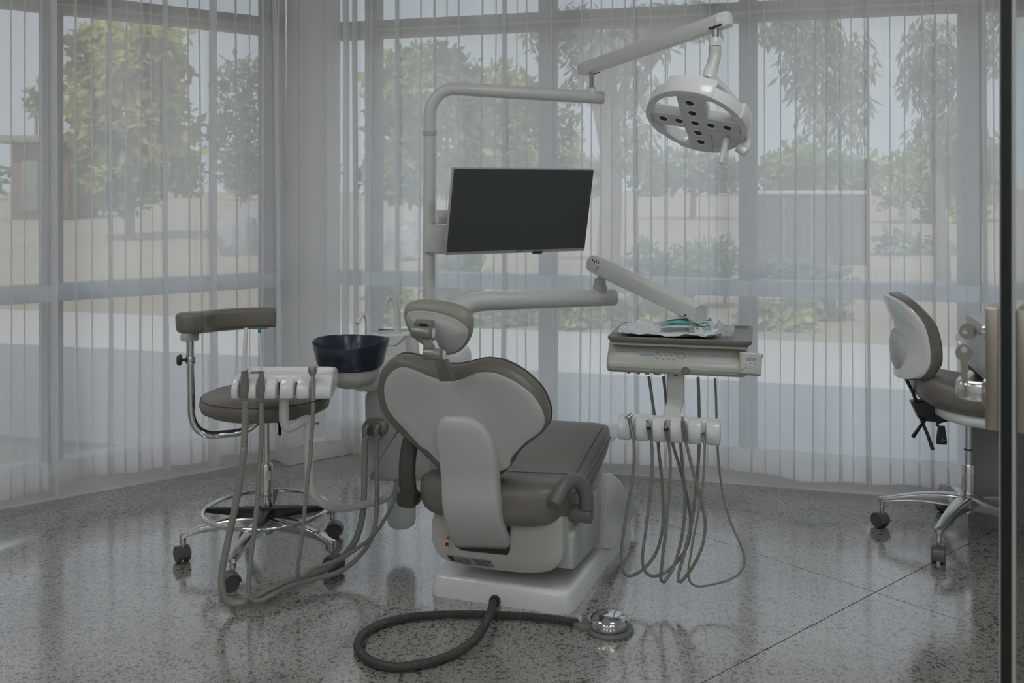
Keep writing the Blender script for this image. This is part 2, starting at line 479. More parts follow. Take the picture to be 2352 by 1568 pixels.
# ---- floor: four polished slabs with saw-cut joints between them
J = Vector((1.244, 3.386, 0)); JA = Vector((0.753, 0.658, 0)).normalized(); JB = Vector((0.657, -0.754, 0)).normalized()
poly = [LA + LD * -9, CORNER, RA + RD * 6.0, Vector((6.69, -6, 0)), Vector(((LA + LD * -9).x, -6, 0))]
mb = MB(); mb.prism([p + Z * -0.15 for p in poly], (0, 0, 0.144))
floor = setp(build(mb, 'floor', M['joint'], smooth=False), 'polished grey concrete floor with dark pebble aggregate and saw-cut joints', None, None, 'structure')
def clip(pl, p0, n):
    out = []
    for a, b in zip(pl, pl[1:] + pl[:1]):
        da, db = (a - p0).dot(n), (b - p0).dot(n)
        if da >= 0: out.append(a)
        if (da >= 0) != (db >= 0): out.append(a.lerp(b, da / (da - db)))
    return out
g = 0.0018
for sa in (1, -1):
    for sb in (1, -1):
        nA, nB = JB * sa, JA * sb
        q = clip(clip(poly, J + nA * g, nA), J + nB * g, nB)
        build(MB().prism([p + Z * -0.012 for p in q], (0, 0, 0.012)), 'concrete_slab', M['floor'], floor, smooth=False)

# ---- upstands below the windows, column and its plinth
def wallbox(A, D, Nn, s0, s1, o0, o1, z0, z1):
    m_ = MB(); c = [A + D * s0 + Nn * o0, A + D * s1 + Nn * o0, A + D * s1 + Nn * o1, A + D * s0 + Nn * o1]
    return m_.prism([p + Z * z0 for p in c], (0, 0, z1 - z0))
L0, L1 = -7.5, sLc + 0.1
R0, R1 = sRc - 0.1, 5.5
wl = setp(build(wallbox(LA, LD, LN, L0, L1, -0.16, 0, -0.15, 0.098), 'wall_left', M['paint'], bevel=0.004), 'low white upstand under the left window', None, None, 'structure')
wr = setp(build(wallbox(RA, RD, RN, R0, R1, -0.16, 0, -0.15, 0.098), 'wall_right', M['paint'], bevel=0.004), 'low white upstand under the right window', None, None, 'structure')
# pale bead of sealant along the floor
setp(build(wallbox(LA, LD, LN, L0, L1 - 0.3, 0, 0.006, 0, 0.006), 'baseboard_left', M['paint'], smooth=False), 'thin pale bead where the left upstand meets the floor', None, None, 'structure')
setp(build(wallbox(RA, RD, RN, R0 + 0.35, R1, 0, 0.006, 0, 0.006), 'baseboard_right', M['paint'], smooth=False), 'thin pale bead where the right upstand meets the floor', None, None, 'structure')
# plinth boxed out in front of the column
p0 = WZ(659, 1071, 0); p1 = p0 + LD * 0.62
pl_ = [p0, p1, p1 - LN * 0.34, p0 - LN * 0.28]
setp(build(MB().prism(pl_, (0, 0, 0.0985)), 'trim_1', M['paint'], bevel=0.005), 'white boxed plinth at the foot of the corner column', None, None, 'structure')
# column with one rounded edge
c0 = WZ(687, 1015, 0.095); c0.z = 0; cdir = LD
cw = 0.265
o2 = [(0, 0), (cw - 0.07, 0)] + [(cw - 0.07 + 0.07 * math.sin(a), 0.07 - 0.07 * math.cos(a)) for a in [k * math.pi / 16 for k in range(1, 9)]] + [(cw, 0.42), (0, 0.30)]
setp(build(MB().prism([c0 + cdir * a - LN * b + Z * 0.0985 for a, b in o2], (0, 0, CEIL - 0.0985)), 'wall_corner', M['paint']), 'white plastered corner column between the two curtained windows', None, None, 'structure')

# ---- ceiling slab / roof with eave, and the walls behind the camera
e0 = RA - RN * 1.2
cp = [e0 + RD * -13, e0 + RD * 9, Vector((9.9, -6.2, 0)), Vector((-12, -6.2, 0))]
setp(build(MB().prism([p + Z * CEIL for p in cp], (0, 0, 0.25)), 'ceiling', M['ceil'], smooth=False), 'flat white ceiling slab that runs out as an eave', None, None, 'structure')
def plainwall(name, a, b, label):
    a, b = Vector(a), Vector(b); d = (b - a).normalized(); n = Vector((d.y, -d.x, 0))
    c = [a, b, b + n * 0.12, a + n * 0.12]
    setp(build(MB().prism([p + Z * -0.01 for p in c], (0, 0, CEIL + 0.01)), name, M['paint'], smooth=False), label, None, None, 'structure')
plainwall('wall_back', (6.69, -2.7, 0), (-9.2, -2.7, 0), 'white back wall behind the camera')
re_ = RA + RD * R1
plainwall('wall_east', (re_.x + 0.02, re_.y + 0.1, 0), (re_.x + 0.02, -2.7, 0), 'white side wall out of view on the right')
le_ = LA + LD * L0
plainwall('wall_west', (le_.x, -2.7, 0), (le_.x, le_.y + 0.1, 0), 'white side wall out of view on the left')

# ---- windows: frame members and panes, each a part
def window(name, A, D, Nn, s0, s1, mull, label):
    root = bpy.data.objects.new(name, None); root.location = A; COL.objects.link(root)
    ROOTM[root.name] = Matrix.Translation(A); setp(root, label, None, None, 'structure')
    fo = -0.03
    def bar(nm, a, b, z0, z1, o0, o1, mt):
        return build(wallbox(A, D, Nn, a, b, o0, o1, z0, z1), nm, mt, root, bevel=0.004, seg=1)
    bar('sill', s0, s1, 0.0985, 0.165, fo - 0.09, fo, M['rail'])
    bar('head_rail', s0, s1, CEIL - 0.06, CEIL - 0.001, fo - 0.09, fo, M['head'])
    hd = bar('transom', s0, s1, 2.178, 2.262, fo - 0.10, fo + 0.01, M['head'])
    bar('bead', s0, s1, 2.205, 2.216, fo + 0.01, fo + 0.018, M['headline']).parent = hd
    bar('rail', s0, s1, 0.878, 0.953, fo - 0.10, fo + 0.01, M['rail'])
    for mm, wd in mull:
        bar('mullion', mm - wd / 2, mm + wd / 2, 0.165, CEIL - 0.06, fo - 0.08, fo, M['frame'])
    xs = [mm for mm, _ in mull]
    for a, b in zip(xs, xs[1:]):
        for z0, z1 in ((0.165, 0.878), (0.953, 2.178), (2.262, CEIL - 0.06)):
            c = [A + D * a + Nn * (fo - 0.05), A + D * b + Nn * (fo - 0.05)]
            build(MB().add([c[0] + Z * z0, c[1] + Z * z0, c[1] + Z * z1, c[0] + Z * z1], [(0, 1, 2, 3)]), 'pane', M['glass'], root, smooth=False)
    return root
sm = line_px(127, LA, LD, LN); sj = line_px(629, LA, LD, LN)
gap = sj - sm
window('window_1', LA, LD, LN, L0, L1, [(sm - 4 * gap, .08), (sm - 3 * gap, .08), (sm - 2 * gap, .08), (sm - gap, .08), (sm, .085), (sj, .075)],
       'left window with grey mullions, a pale mid rail and a taupe transom behind the sheers')
rs_ = [line_px(p, RA, RD, RN) for p in (847, 1252, 1717, 2232)]
window('window_2', RA, RD, RN, R0, R1, [(rs_[0], .075), (rs_[1], .085), (rs_[2], .085), (rs_[3], .09), (2 * rs_[3] - rs_[2], .08), (3 * rs_[3] - 2 * rs_[2], .08), (R1 - .05, .08)],
       'long right window with grey mullions, a pale mid rail and a taupe transom behind the sheers')

# ---- fill panels added out of view to brighten the room from above and behind
for k, (x, y) in enumerate(((-1.7, 2.6), (0.9, 2.4), (-1.7, 0.4), (0.9, 0.4), (-2.6, -1.6), (-0.9, -1.6), (0.8, -1.6), (2.5, -1.6))):
    t = thing('fill_light_panel', (x, y, CEIL), 'square white unseen fill panel added ' + ('above the assistant stool', 'above the delivery table', 'left and just in front of the camera', 'right and just in front of the camera', 'behind the camera, far left of the rear row', 'behind the camera, second from the left of the rear row', 'behind the camera, third from the left of the rear row', 'behind the camera, far right of the rear row')[k], 'fill light', 0, 'added fill light panels')
    build(MB().box((x, y, CEIL - 0.02), 0.33, 0.33, 0.019), 'frame', M['whiteg'], t, bevel=0.004)
    build(MB().box((x, y, CEIL - 0.0415), 0.30, 0.30, 0.002), 'diffuser', M['lamp'], t)

# ================================================================== SHEER CURTAINS
HEM0, HEM1 = 0.100, 0.198
def curtain_path(A, D, Nn, s0, s1, pleats, seed, base=0.155, amp=0.045):
    r_ = random.Random(seed); ph = [r_.uniform(0, 6.28) for _ in range(3)]
    def o(s): return base + amp * (math.sin(s * 9.0 + ph[0]) * 0.7 + math.sin(s * 21 + ph[1]) * 0.4 + math.sin(s * 4.1 + ph[2]) * 0.8)
    ctrl = []
    pl = sorted(pleats); s = s0; i = 0
    def fill(a, b):
        n = max(1, int((b - a) / 0.045))
        for k in range(n):
            x = a + (b - a) * (k + 0.5) / n; ctrl.append((x, o(x)))
    for sp, w, dp in pl:
        if sp - w < s: continue
        fill(s, sp - w * 0.9)
        b = o(sp); h = w / 2
        # an omega-shaped pleat: the cloth runs out into the room, turns and comes back
        ctrl += [(sp - h * 0.55, b + dp * 0.08), (sp - h * 0.85, b + dp * 0.5), (sp - h * 0.9, b + dp * 0.85), (sp, b + dp), (sp + h * 0.9, b + dp * 0.85), (sp + h * 0.85, b + dp * 0.5), (sp + h * 0.55, b + dp * 0.08)]
        s = sp + w * 0.9
    fill(s, s1)
    pts = catmull([(a, b, 0) for a, b in ctrl], 4)
    return [(p.x, p.y) for p in pts]
def curtain(name, A, D, Nn, path, label, seed):
    mid = path[len(path) // 2]; loc = A + D * mid[0] + Nn * mid[1]; loc.z = HEM0
    t = thing(name, loc, label, 'curtain', 0, 'sheer curtains on the corner windows')
    zs = [HEM0, HEM1, 0.7, 1.4, 2.1, CEIL - 0.03]; m_ = MB(); rings = []
    for k, z in enumerate(zs):
        e = 0.0 if k < 2 else 0.004 * k
        rings.append([A + D * (s + e * math.sin(s * 13 + seed) * 0.6) + Nn * (o * (1.0 - 0.03 * k) + e * math.sin(s * 31 + k)) + Z * z for s, o in path])
    m_.loft(rings, False, False, closed=False)
    build(m_, 'cloth', M['sheer'], t, angle=180)
    h = MB(); h.loft([[A + D * s + Nn * (o + 0.004) + Z * z for s, o in path] for z in (HEM0 - 0.001, HEM1)], False, False, closed=False)
    build(h, 'hem', M['hem'], t, angle=180, label='doubled hem band')
    tr = MB(); a, b = path[0][0], path[-1][0]
    tr.prism([A + D * a + Nn * 0.10 + Z * (CEIL - 0.028), A + D * b + Nn * 0.10 + Z * (CEIL - 0.028), A + D * b + Nn * 0.20 + Z * (CEIL - 0.028), A + D * a + Nn * 0.20 + Z * (CEIL - 0.028)], (0, 0, 0.026))
    build(tr, 'track', M['whiteg'], t)
    return t
def pleats(A, D, Nn, lst):
    out = []
    for px, wpx, dp in lst:
        s = line_px(px, A, D, Nn, 0.15 + dp * 0.5); s2 = line_px(px + wpx, A, D, Nn, 0.15 + dp * 0.5)
        out.append((s, max(0.005, abs(s2 - s) * (0.55 if wpx < 8 else 0.9)), dp * (0.6 if wpx < 8 else 1.0)))
    return out
lp = pleats(LA, LD, LN, [(-150, 20, .12), (-95, 6, .05), (-40, 12, .08), (18, 5, .03), (52, 5, .05), (90, 5, .05), (119, 13, .14), (187, 6, .06), (224, 5, .02), (262, 9, .07), (293, 6, .03), (325, 6, .06), (352, 6, .02), (385, 11, .09), (437, 5, .04), (466, 4, .05), (491, 14, .12), (549, 5, .05), (575, 4, .02), (603, 6, .06), (636, 8, .06)])
# unseen part further left
s_ = lp[0][0] - 0.2
while s_ > L0 + 0.3:
    lp.append((s_, R.uniform(0.01, 0.03), R.uniform(0.04, 0.12))); s_ -= R.uniform(0.08, 0.2)
pathL = curtain_path(LA, LD, LN, L0 + 0.15, line_px(692, LA, LD, LN, 0.15), lp, 3)
cl_ = curtain('sheer_curtain', LA, LD, LN, pathL, 'sheer white curtain across the left window, ending at the corner column', 1)
rp_ = pleats(RA, RD, RN, [(792, 14, .10), (808, 12, .09), (822, 12, .08), (836, 9, .06), (852, 6, .04), (903, 8, .07), (953, 5, .05), (995, 7, .06), (1022, 4, .03), (1048, 5, .05), (1109, 5, .05), (1138, 4, .04), (1163, 11, .10), (1192, 5, .03), (1214, 5, .05), (1271, 5, .05), (1328, 6, .06), (1351, 4, .05), (1377, 6, .04), (1404, 5, .03), (1436, 5, .05), (1463, 11, .09), (1498, 5, .05), (1530, 8, .04), (1569, 5, .06), (1600, 5, .03), (1622, 5, .05), (1645, 4, .05), (1672, 5, .05), (1686, 20, .16), (1726, 7, .05), (1758, 5, .03), (1792, 5, .05), (1824, 6, .06), (1866, 6, .05), (1895, 7, .05), (1930, 10, .05), (1960, 5, .05), (1994, 13, .10), (2008, 9, .22), (2045, 5, .03), (2077, 5, .05), (2113, 5, .05), (2141, 8, .07), (2175, 5, .05), (2192, 14, .15), (2222, 5, .05), (2262, 16, .12), (2290, 5, .05), (2335, 6, .06), (2390, 10, .1), (2450, 8, .08)])
s_ = max(p[0] for p in rp_) + 0.15
while s_ < R1 - 0.4:
    rp_.append((s_, R.uniform(0.01, 0.03), R.uniform(0.04, 0.12))); s_ += R.uniform(0.08, 0.2)
pathR = curtain_path(RA, RD, RN, line_px(735, RA, RD, RN, 0.15), R1 - 0.15, rp_, 5)
cr_ = curtain('sheer_curtain', RA, RD, RN, pathR, 'long sheer white curtain with deep folds across the right window', 2)
# draw wands and bead chain
def rod(px0, py0, px1, py1, d, r, m_, nm, par):
    a, b = W(px0, py0, d), W(px1, py1, d); a.z = CEIL - 0.03
    build(MB().cyl(a, b, r, 10), nm, m_, par)
dL = (LA + LD * line_px(639, LA, LD, LN, 0.24) + LN * 0.24).y
rod(640, 0, 637.5, 467, dL, 0.0042, M['whiteg'], 'draw_wand', cl_)
dR = (RA + RD * line_px(820, RA, RD, RN, 0.22) + RN * 0.22).y
rod(818, 0, 821, 460, dR, 0.003, M['whiteg'], 'draw_wand', cr_)
dC = (LA + LD * line_px(656, LA, LD, LN, 0.26) + LN * 0.26).y
ch = thing('bead_chain', W(656, 426, dC), 'thin bead chain loop hanging beside the column at the end of the left curtain', 'chain')
mb = MB()
a, b = W(658.5, 0, dC), W(657, 415, dC); a.z = CEIL - 0.03
pa = resample([a, b], 0.0052)
pth = pa + [W(656, 425, dC)] + [p + Vector((-0.006, 0.004, 0)) for p in pa[::-1]]
mb.tube(pth, [0.0024 if k % 2 else 0.0008 for k in range(len(pth))], 6)
build(mb, 'beads', M['steel'], ch)

# ================================================================== OUTSIDE
pv = [RA - RN * 0.16 + RD * -14, RA - RN * 0.16 + RD * 12, RA - RN * 5.3 + RD * 12, RA - RN * 5.3 + RD * -14]
setp(build(MB().prism([p + Z * -0.25 for p in pv], (0, 0, 0.15)), 'pavement', M['pave'], smooth=False), 'pale concrete pavement outside the windows, half in roof shade', None, None, 'structure')
def gz(x, y):
    t = max(0.0, y - 14.0)
    return -0.13 + 1.05 * (1 - math.exp(-t / 32.0)) + (0.05 * noise.noise(Vector((x * .3, y * .3, 0))) if y > 11 else 0) + (0.5 * max(0, min(1, (x - 8) / 25)) * min(1, t / 10))
mb = MB(); nx, ny = 60, 60; vs_ = []; fs = []
for j in range(ny + 1):
    y = -8 + 190 * (j / ny) ** 1.7
    for i in range(nx + 1):
        x = (i / nx - 0.5) * 260 * abs(i / nx * 2 - 1) ** 0.5 if True else 0
        vs_.append((x, y, gz(x, y)))
for j in range(ny):
    for i in range(nx):
        a = j * (nx + 1) + i; fs.append((a, a + 1, a + nx + 2, a + nx + 1))
mb.add(vs_, fs)
setp(build(mb, 'ground', M['sand'], angle=180), 'dry sandy ground beyond the pavement', None, None, 'structure')

def leaves(m_, blobs, n, size, rg, droop=0.0, aspect=0.5):
    tot = sum(b[1][0] * b[1][1] * b[1][2] for b in blobs)
    for c, rad in blobs:
        k = int(n * rad[0] * rad[1] * rad[2] / tot) + 1
        for _ in range(k):
            while True:
                p = Vector((rg.uniform(-1, 1), rg.uniform(-1, 1), rg.uniform(-1, 1)))
                if 0.25 < p.length < 1: break
            p = Vector((p.x * rad[0], p.y * rad[1], p.z * rad[2])) + Vector(c)
            d = Vector((rg.gauss(0, 1), rg.gauss(0, 1), rg.gauss(0, 1) * (1 - droop) - 2.2 * droop)).normalized()
            s_ = d.cross(Vector((rg.gauss(0, 1), rg.gauss(0, 1), rg.gauss(0, 1)))).normalized()
            L_ = size * rg.uniform(0.6, 1.3); w_ = L_ * aspect * 0.5
            m_.add([p, p + d * L_ * 0.5 + s_ * w_, p + d * L_, p + d * L_ * 0.5 - s_ * w_], [(0, 1, 2, 3)])
def tree(name, px, d, blobs, n, size, mt, label, cat='tree', droop=0.0, aspect=0.5, trunk=0.12, seed=1, group=None, branches=True):
    """blobs in pixels: (px, py, rx, ry) at distance d"""
    rg = random.Random(seed)
    x = (px - CX) / F * d; base = Vector((x, d, gz(x, d)))
    t = thing(name, base, label, cat, 0, group)
    bl = []
    for bx, by, rx, ry in blobs:
        c = W(bx, by, d + rg.uniform(-0.3, 0.3) * rx / F * d)
        bl.append((c, (rx / F * d, 0.8 * rx / F * d, ry / F * d)))
    m_ = MB(); leaves(m_, bl, n, size, rg, droop, aspect)
    build(m_, 'foliage', mt, t, smooth=False)
    if trunk:
        m_ = MB(); top = bl[0][0]
        m_.tube(catmull([base - Z * 0.1, base.lerp(top, 0.5) + Vector((rg.uniform(-.1, .1), 0, 0)), top], 5), [trunk, trunk * 0.75, trunk * 0.4], 8)
        if branches:
            for c, rad in bl[1:]:
                s0 = base.lerp(top, rg.uniform(0.4, 0.8))
                m_.tube([s0, s0.lerp(c, 0.5) + Z * 0.1, c], [trunk * 0.4, trunk * 0.28, trunk * 0.12], 6)
        build(m_, 'trunk', M['bark'], t)
    return t
GT = 'trees beyond the windows'
tree('leafy_tree', 300, 24, [(300, 270, 110, 170), (250, 130, 95, 85), (350, 160, 90, 90), (210, 240, 60, 110), (400, 330, 60, 110), (290, 420, 90, 70), (370, 80, 60, 40), (230, 330, 60, 70)], 5200, 0.34, M['leafy'], 'large yellow-green leafy tree seen through the left window', seed=11, group=GT)
tree('leafy_tree', 75, 40, [(85, 230, 28, 38), (120, 200, 26, 40)], 350, 0.34, M['leafd'], 'small dark tree above the flat-roofed brick hut', seed=12, group=GT)
tree('leafy_tree', 560, 34, [(560, 190, 75, 60), (530, 300, 60, 80), (590, 330, 50, 90), (570, 400, 70, 40)], 1300, 0.34, M['leafg'], 'hazy grey-green tree right of the large yellow tree', seed=13, group=GT)
tree('leafy_tree', 960, 27, [(960, 250, 90, 110), (900, 200, 70, 90), (1040, 210, 80, 100), (990, 150, 80, 50), (940, 400, 100, 70), (1080, 320, 70, 110), (890, 330, 50, 80)], 4200, 0.34, M['leafd'], 'broad bushy tree behind the monitor post', seed=14, group=GT)
tree('leafy_tree', 1180, 29, [(1180, 260, 80, 90), (1130, 350, 80, 80), (1230, 380, 70, 70), (1150, 200, 60, 60), (1290, 330, 50, 110)], 2600, 0.34, M['leafy'], 'mottled yellow-green tree behind the screen', seed=15, group=GT)
tree('gum_tree', 1395, 17, [(1400, 120, 90, 60), (1330, 60, 80, 60), (1480, 70, 80, 70), (1350, 170, 60, 60), (1580, 40, 90, 45), (1260, 70, 60, 60), (1450, 320, 60, 60), (1480, 210, 50, 50)], 2300, 0.26, M['leafg'], 'gum tree with a pale leaning trunk behind the lamp arm', droop=0.6, aspect=0.28, trunk=0.22, seed=16, group=GT)
tree('gum_tree', 1900, 13, [(1850, 60, 80, 70), (1900, 150, 80, 90), (1940, 230, 60, 80), (1830, 150, 45, 80), (1880, 250, 50, 60), (1980, 130, 40, 70), (1760, 60, 50, 40), (1960, 300, 30, 40)], 2000, 0.19, M['leafg'], 'hanging gum branches in the top middle of the right window', droop=0.75, aspect=0.26, trunk=0.0, seed=17, group=GT)
tree('gum_tree', 2170, 13.5, [(2140, 110, 70, 80), (2190, 200, 60, 110), (2110, 190, 50, 60), (2160, 300, 70, 60), (2290, 80, 60, 90), (2230, 330, 60, 70)], 2000, 0.19, M['leafg'], 'hanging gum branches at the right end of the right window', droop=0.75, aspect=0.26, trunk=0.12, seed=18, group=GT)
tree('leafy_tree', 2150, 30, [(2150, 400, 110, 90), (2060, 420, 60, 70), (2260, 410, 80, 90), (2160, 520, 60, 60)], 1900, 0.32, M['leafy'], 'yellow-green tree low behind the hanging branches on the right', seed=19, group=GT)
tree('leafy_tree', 1840, 32, [(1840, 380, 90, 60), (1780, 400, 50, 40), (1900, 400, 60, 40)], 900, 0.34, M['leafd'], 'round tree standing behind the plum fence', seed=20, group=GT)
tree('leafy_tree', 1590, 34, [(1590, 390, 90, 50), (1660, 410, 60, 40), (1500, 400, 50, 50)], 900, 0.34, M['leafg'], 'pale distant tree behind the operating lamp', seed=21, group=GT)
def shrub(px, d, blobs, n, size, mt, label, seed):
    return tree('shrub', px, d, blobs, n, size, mt, label, 'shrub', 0.0, 0.55, 0.02, seed, 'shrubs beyond the pavement', False)
shrub(900, 10.9, [(905, 705, 55, 48), (880, 670, 36, 35)], 620, 0.12, M['leafb'], 'low green shrub right of the corner column', 31)
shrub(1060, 11.4, [(1070, 620, 45, 60), (1030, 640, 45, 55)], 430, 0.2, M['leafb'], 'strappy shrub below the left half of the screen', 32)
shrub(1130, 11.0, [(1120, 725, 85, 46), (1190, 715, 50, 40)], 800, 0.12, M['leafd'], 'dark low shrub under the delivery arm', 33)
shrub(1310, 10.8, [(1320, 725, 65, 50), (1380, 715, 45, 46)], 850, 0.12, M['leafb'], 'bright green shrub between the arm and the tray', 34)
shrub(1480, 10.7, [(1475, 725, 65, 48), (1560, 735, 60, 46)], 900, 0.12, M['leafb'], 'bright green shrub behind the spring arm of the tray', 35)
shrub(1660, 12.5, [(1640, 600, 60, 55), (1570, 615, 55, 60), (1490, 610, 45, 60)], 900, 0.14, M['leafd'], 'dark shrub left of the plum fence', 36)
shrub(1740, 10.7, [(1750, 735, 55, 45), (1820, 750, 55, 45)], 850, 0.12, M['leafb'], 'yellow-green shrub right of the tray', 37)
shrub(1850, 13.0, [(1800, 635, 60, 42), (1900, 645, 60, 40), (1740, 615, 45, 45)], 800, 0.14, M['leafg'], 'grey-green shrub at the foot of the plum fence', 38)
shrub(1890, 11.5, [(1850, 700, 45, 45), (1905, 710, 45, 55)], 700, 0.12, M['leafd'], 'dark shrub below the mid rail right of the tray', 39)
shrub(2060, 20.0, [(2060, 560, 60, 30), (2140, 570, 60, 30), (2010, 600, 40, 24)], 420, 0.18, M['leafg'], 'pale shrub right of the plum fence', 40)
rgd = random.Random(77)
for k, px in enumerate(range(-60, 2420, 155)):
    w_ = rgd.uniform(56, 72); h_ = rgd.uniform(28, 55)
    tree('distant_tree', px, 62 + rgd.uniform(0, 14), [(px, 420 - h_ * .5, w_, h_), (px + 22, 425, w_ * .66, h_ * .6)], 420, 0.75, M[('leafg', 'leafd', 'leafy')[k % 3]], 'low hazy tree in the row along the far horizon', seed=300 + k, group='row of trees on the horizon', trunk=0.12, branches=False)
# brick hut with flat roof
hx = (88 - CX) / F * 34
hut = thing('brick_hut', (hx, 34, gz(hx, 34)), 'small brown brick hut with an overhanging flat roof, far left outside', 'hut')
b0 = gz(hx, 34)
build(MB().box((hx + 0.35, 34.6, (b0 + 2.95) / 2), 0.95, 1.2, (2.95 - b0) / 2), 'wall', M['brick'], hut, bevel=0.02)
build(MB().box((hx + 0.1, 34.6, 3.08), 1.35, 1.6, 0.12), 'roof', M['concrete'], hut, bevel=0.03)
build(MB().box((hx + 0.0, 33.38, 1.5), 0.28, 0.03, 0.85), 'doorway', M['deskd'], hut, bevel=0.01)
# plum fence, panel by panel
fd = 18.0; fx0, fx1 = (1737 - CX) / F * fd, (1992 - CX) / F * fd
fn = thing('panel_fence', ((fx0 + fx1) / 2, fd, gz((fx0 + fx1) / 2, fd)), 'plum-brown panel fence with a pale top rail seen through the right window', 'fence')
npan = 8
zt = W(0, 446, fd).z; zb = gz(fx0, fd) - 0.05
me_ = None
for k in range(npan):
    w_ = (fx1 - fx0) / npan
    build(MB().box((fx0 + w_ * (k + 0.5), fd + (0.012 if k % 2 else -0.012), (zt + zb) / 2), w_ / 2 - 0.008, 0.02, (zt - zb) / 2), 'panel', M['fence'], fn, bevel=0.004, seg=1)
build(MB().box(((fx0 + fx1) / 2, fd, zt + 0.03), (fx1 - fx0) / 2 + 0.03, 0.05, 0.035), 'top_rail', M['fencecap'], fn, bevel=0.008)
# rocks
def rock(px, py, d, rx, rz, label, seed):
    c = W(px, py, d); rg = random.Random(seed); off = Vector((rg.uniform(0, 50),) * 3)
    gzz = gz(c.x, c.y)
    m_ = MB(); m_.sphere((0, 0, 0), 1.0, 20)
    m_.v = [Vector((c.x + p.x * rx * (1 + .45 * noise.noise(p * 1.6 + off)), c.y + p.y * rx * 0.8 * (1 + .45 * noise.noise(p * 1.6 + off)), gzz + max(-0.05, (p.z + 0.55) * rz * (1 + .6 * noise.noise(p * 2.1 + off))))) for p in m_.v]
    t = thing('boulder', (c.x, c.y, gzz), label, 'boulder', 0, 'boulders on the sandy ground')
    build(m_, 'stone', M['rock'], t, angle=25)
rock(545, 560, 20, 0.42, 0.62, 'larger pale boulder left of the corner column, out on the sandy ground', 1)
rock(598, 540, 22.5, 0.40, 0.50, 'small pale boulder half hidden by the dark window jamb left of the column', 2)
rock(900, 600, 19, 0.48, 0.40, 'flat pale boulder right of the corner column and its jamb', 3)
rock(960, 588, 20.5, 0.36, 0.50, 'pale boulder just left of the white post', 4)
bx = W(2087, 535, 22); gzb = gz(bx.x, bx.y)
bo = thing('bollard', (bx.x, bx.y, gzb), 'dark upright bollard far outside on the right', 'bollard')
build(MB().cyl((bx.x, bx.y, gzb - 0.02), (bx.x, bx.y, gzb + 0.95), 0.06, 12), 'post', M['concrete'], bo)
build(MB().lathe([(0.066, 0), (0.066, 0.03), (0.05, 0.06), (0.0, 0.075)], (bx.x, bx.y, gzb + 0.94)), 'cap', M['concrete'], bo)

# ================================================================== DENTAL CHAIR
CH = Frame(-0.046, 3.28, 19.0)
chair = thing('dental_chair', (CH.o.x, CH.o.y, 0), 'taupe leather dental chair with white shell, seen from behind in the middle of the room', 'dental chair', CH.deg)
EX, EY = CH.ex, CH.ey
def flatmap(fr): return lambda a, b, h: fr.w(a, b, h)
# base plate
bo_ = roundpoly([(-.25, 0), (.25, 0), (.262, .5), (.29, .80), (.20, 1.01), (-.20, 1.01), (-.285, .80), (-.258, .5)], [.045, .045, .25, .13, .13, .13, .13, .25], 7)
mb = MB(); mb.pillow(bo_, [(0.0, 0.0), (0.0, 0.004), (0.004, 0.052), (0.009, 0.064), (0.017, 0.069)], flatmap(CH), c1=[(0.97, 0.0692), (0.5, 0.0692), (0.05, 0.0692)], center=(0, .45))
base = build(mb, 'base_plate', M['whiteg'], chair, angle=45)
# base column (rear lift housing)
mb = MB()
prof = [(.435, .066), (.44, .20), (.43, .312), (.45, .322), (.56, .318), (.70, .25), (.84, .15), (.93, .068)]
for_u = [(-.16, 1.0), (.235, 1.0), (.262, 0.96)]
rings = []
for u, k in ((-.16, 1.0), (.225, 1.0), (.255, 0.965), (.262, 0.93)):
    rings.append([CH.w(u + (0.02 if z < 0.1 else 0) * (1 if u > 0 else -1), .66 + (v - .66) * (0.5 + 0.5 * k), .066 + (z - .066) * k) for v, z in prof])
mb.loft(rings)
build(mb, 'lift_housing', M['whiteg'], chair, bevel=0.008, seg=3)
# dark box painting the gap's shade, and steel lift arm between housing and seat
build(MB().box(CH.w(.16, .425, .20), .045, .014, .11, EX, EY), 'lift_gap_shade', M['dark'], chair, bevel=0.004)
mb = MB(); mb.prism([CH.w(.245, v, z) for v, z in ((.05, .13), (.40, .10), (.43, .22), (.40, .30), (.30, .30), (.05, .24))], EX * -0.08)
build(mb, 'lift_arm', M['panel'], chair, bevel=0.006)
# seat housing
PH = CH.plane_v(0.0)
ho = PH.pxs([(987, 1176), (986, 1250), (1012, 1290), (1110, 1311), (1205, 1321), (1262, 1318), (1293, 1292), (1294, 1230), (1290, 1176)])
if area2(ho) < 0: ho = ho[::-1]
ho = roundpoly(ho, .045, 6)
mb = MB(); mb.pillow(ho, [(0.014, 0.006), (0.004, 0.010), (0.0, 0.022), (0.0, 0.25), (0.03, 0.40)], lambda a, b, h: PH.w(a, b, -h), c0=[(0.6, 0.0), (0.1, 0.0)])
hous = build(mb, 'seat_housing', M['offwhite'], chair)
PHn = Pl(PH.o + PH.n * 0.0015, PH.eu, PH.ev)
def decal(pl, pts, name, m_, par, th=0.0015, **kw):
    o = [pl.px(*p) for p in pts]
    if area2(o) < 0: o = o[::-1]
    return build(MB().prism([pl.w(a, b, -0.001) for a, b in o], pl.n * (th + 0.001)), name, m_, par, smooth=False, **kw)
def disc(pl, x, y, r, name, m_, par, th=0.004, prof=None, **kw):
    a, b = pl.px(x, y); c = pl.w(a, b, 0)
    return build(MB().lathe(prof or [(r, -0.002), (r, th * 0.7), (r * 0.9, th), (0, th)], c, pl.n, 24), name, m_, par, **kw)
decal(PHn, [(1052, 1213), (1172, 1210), (1171, 1264), (1165, 1274), (1060, 1263), (1044, 1252)], 'arm_slot_shade', M['dark'], hous)  # dark slab on the face paints the shade inside the slot
disc(PHn, 1027, 1249, 0.0115, 'button_ring', M['whiteg'], hous, 0.004)
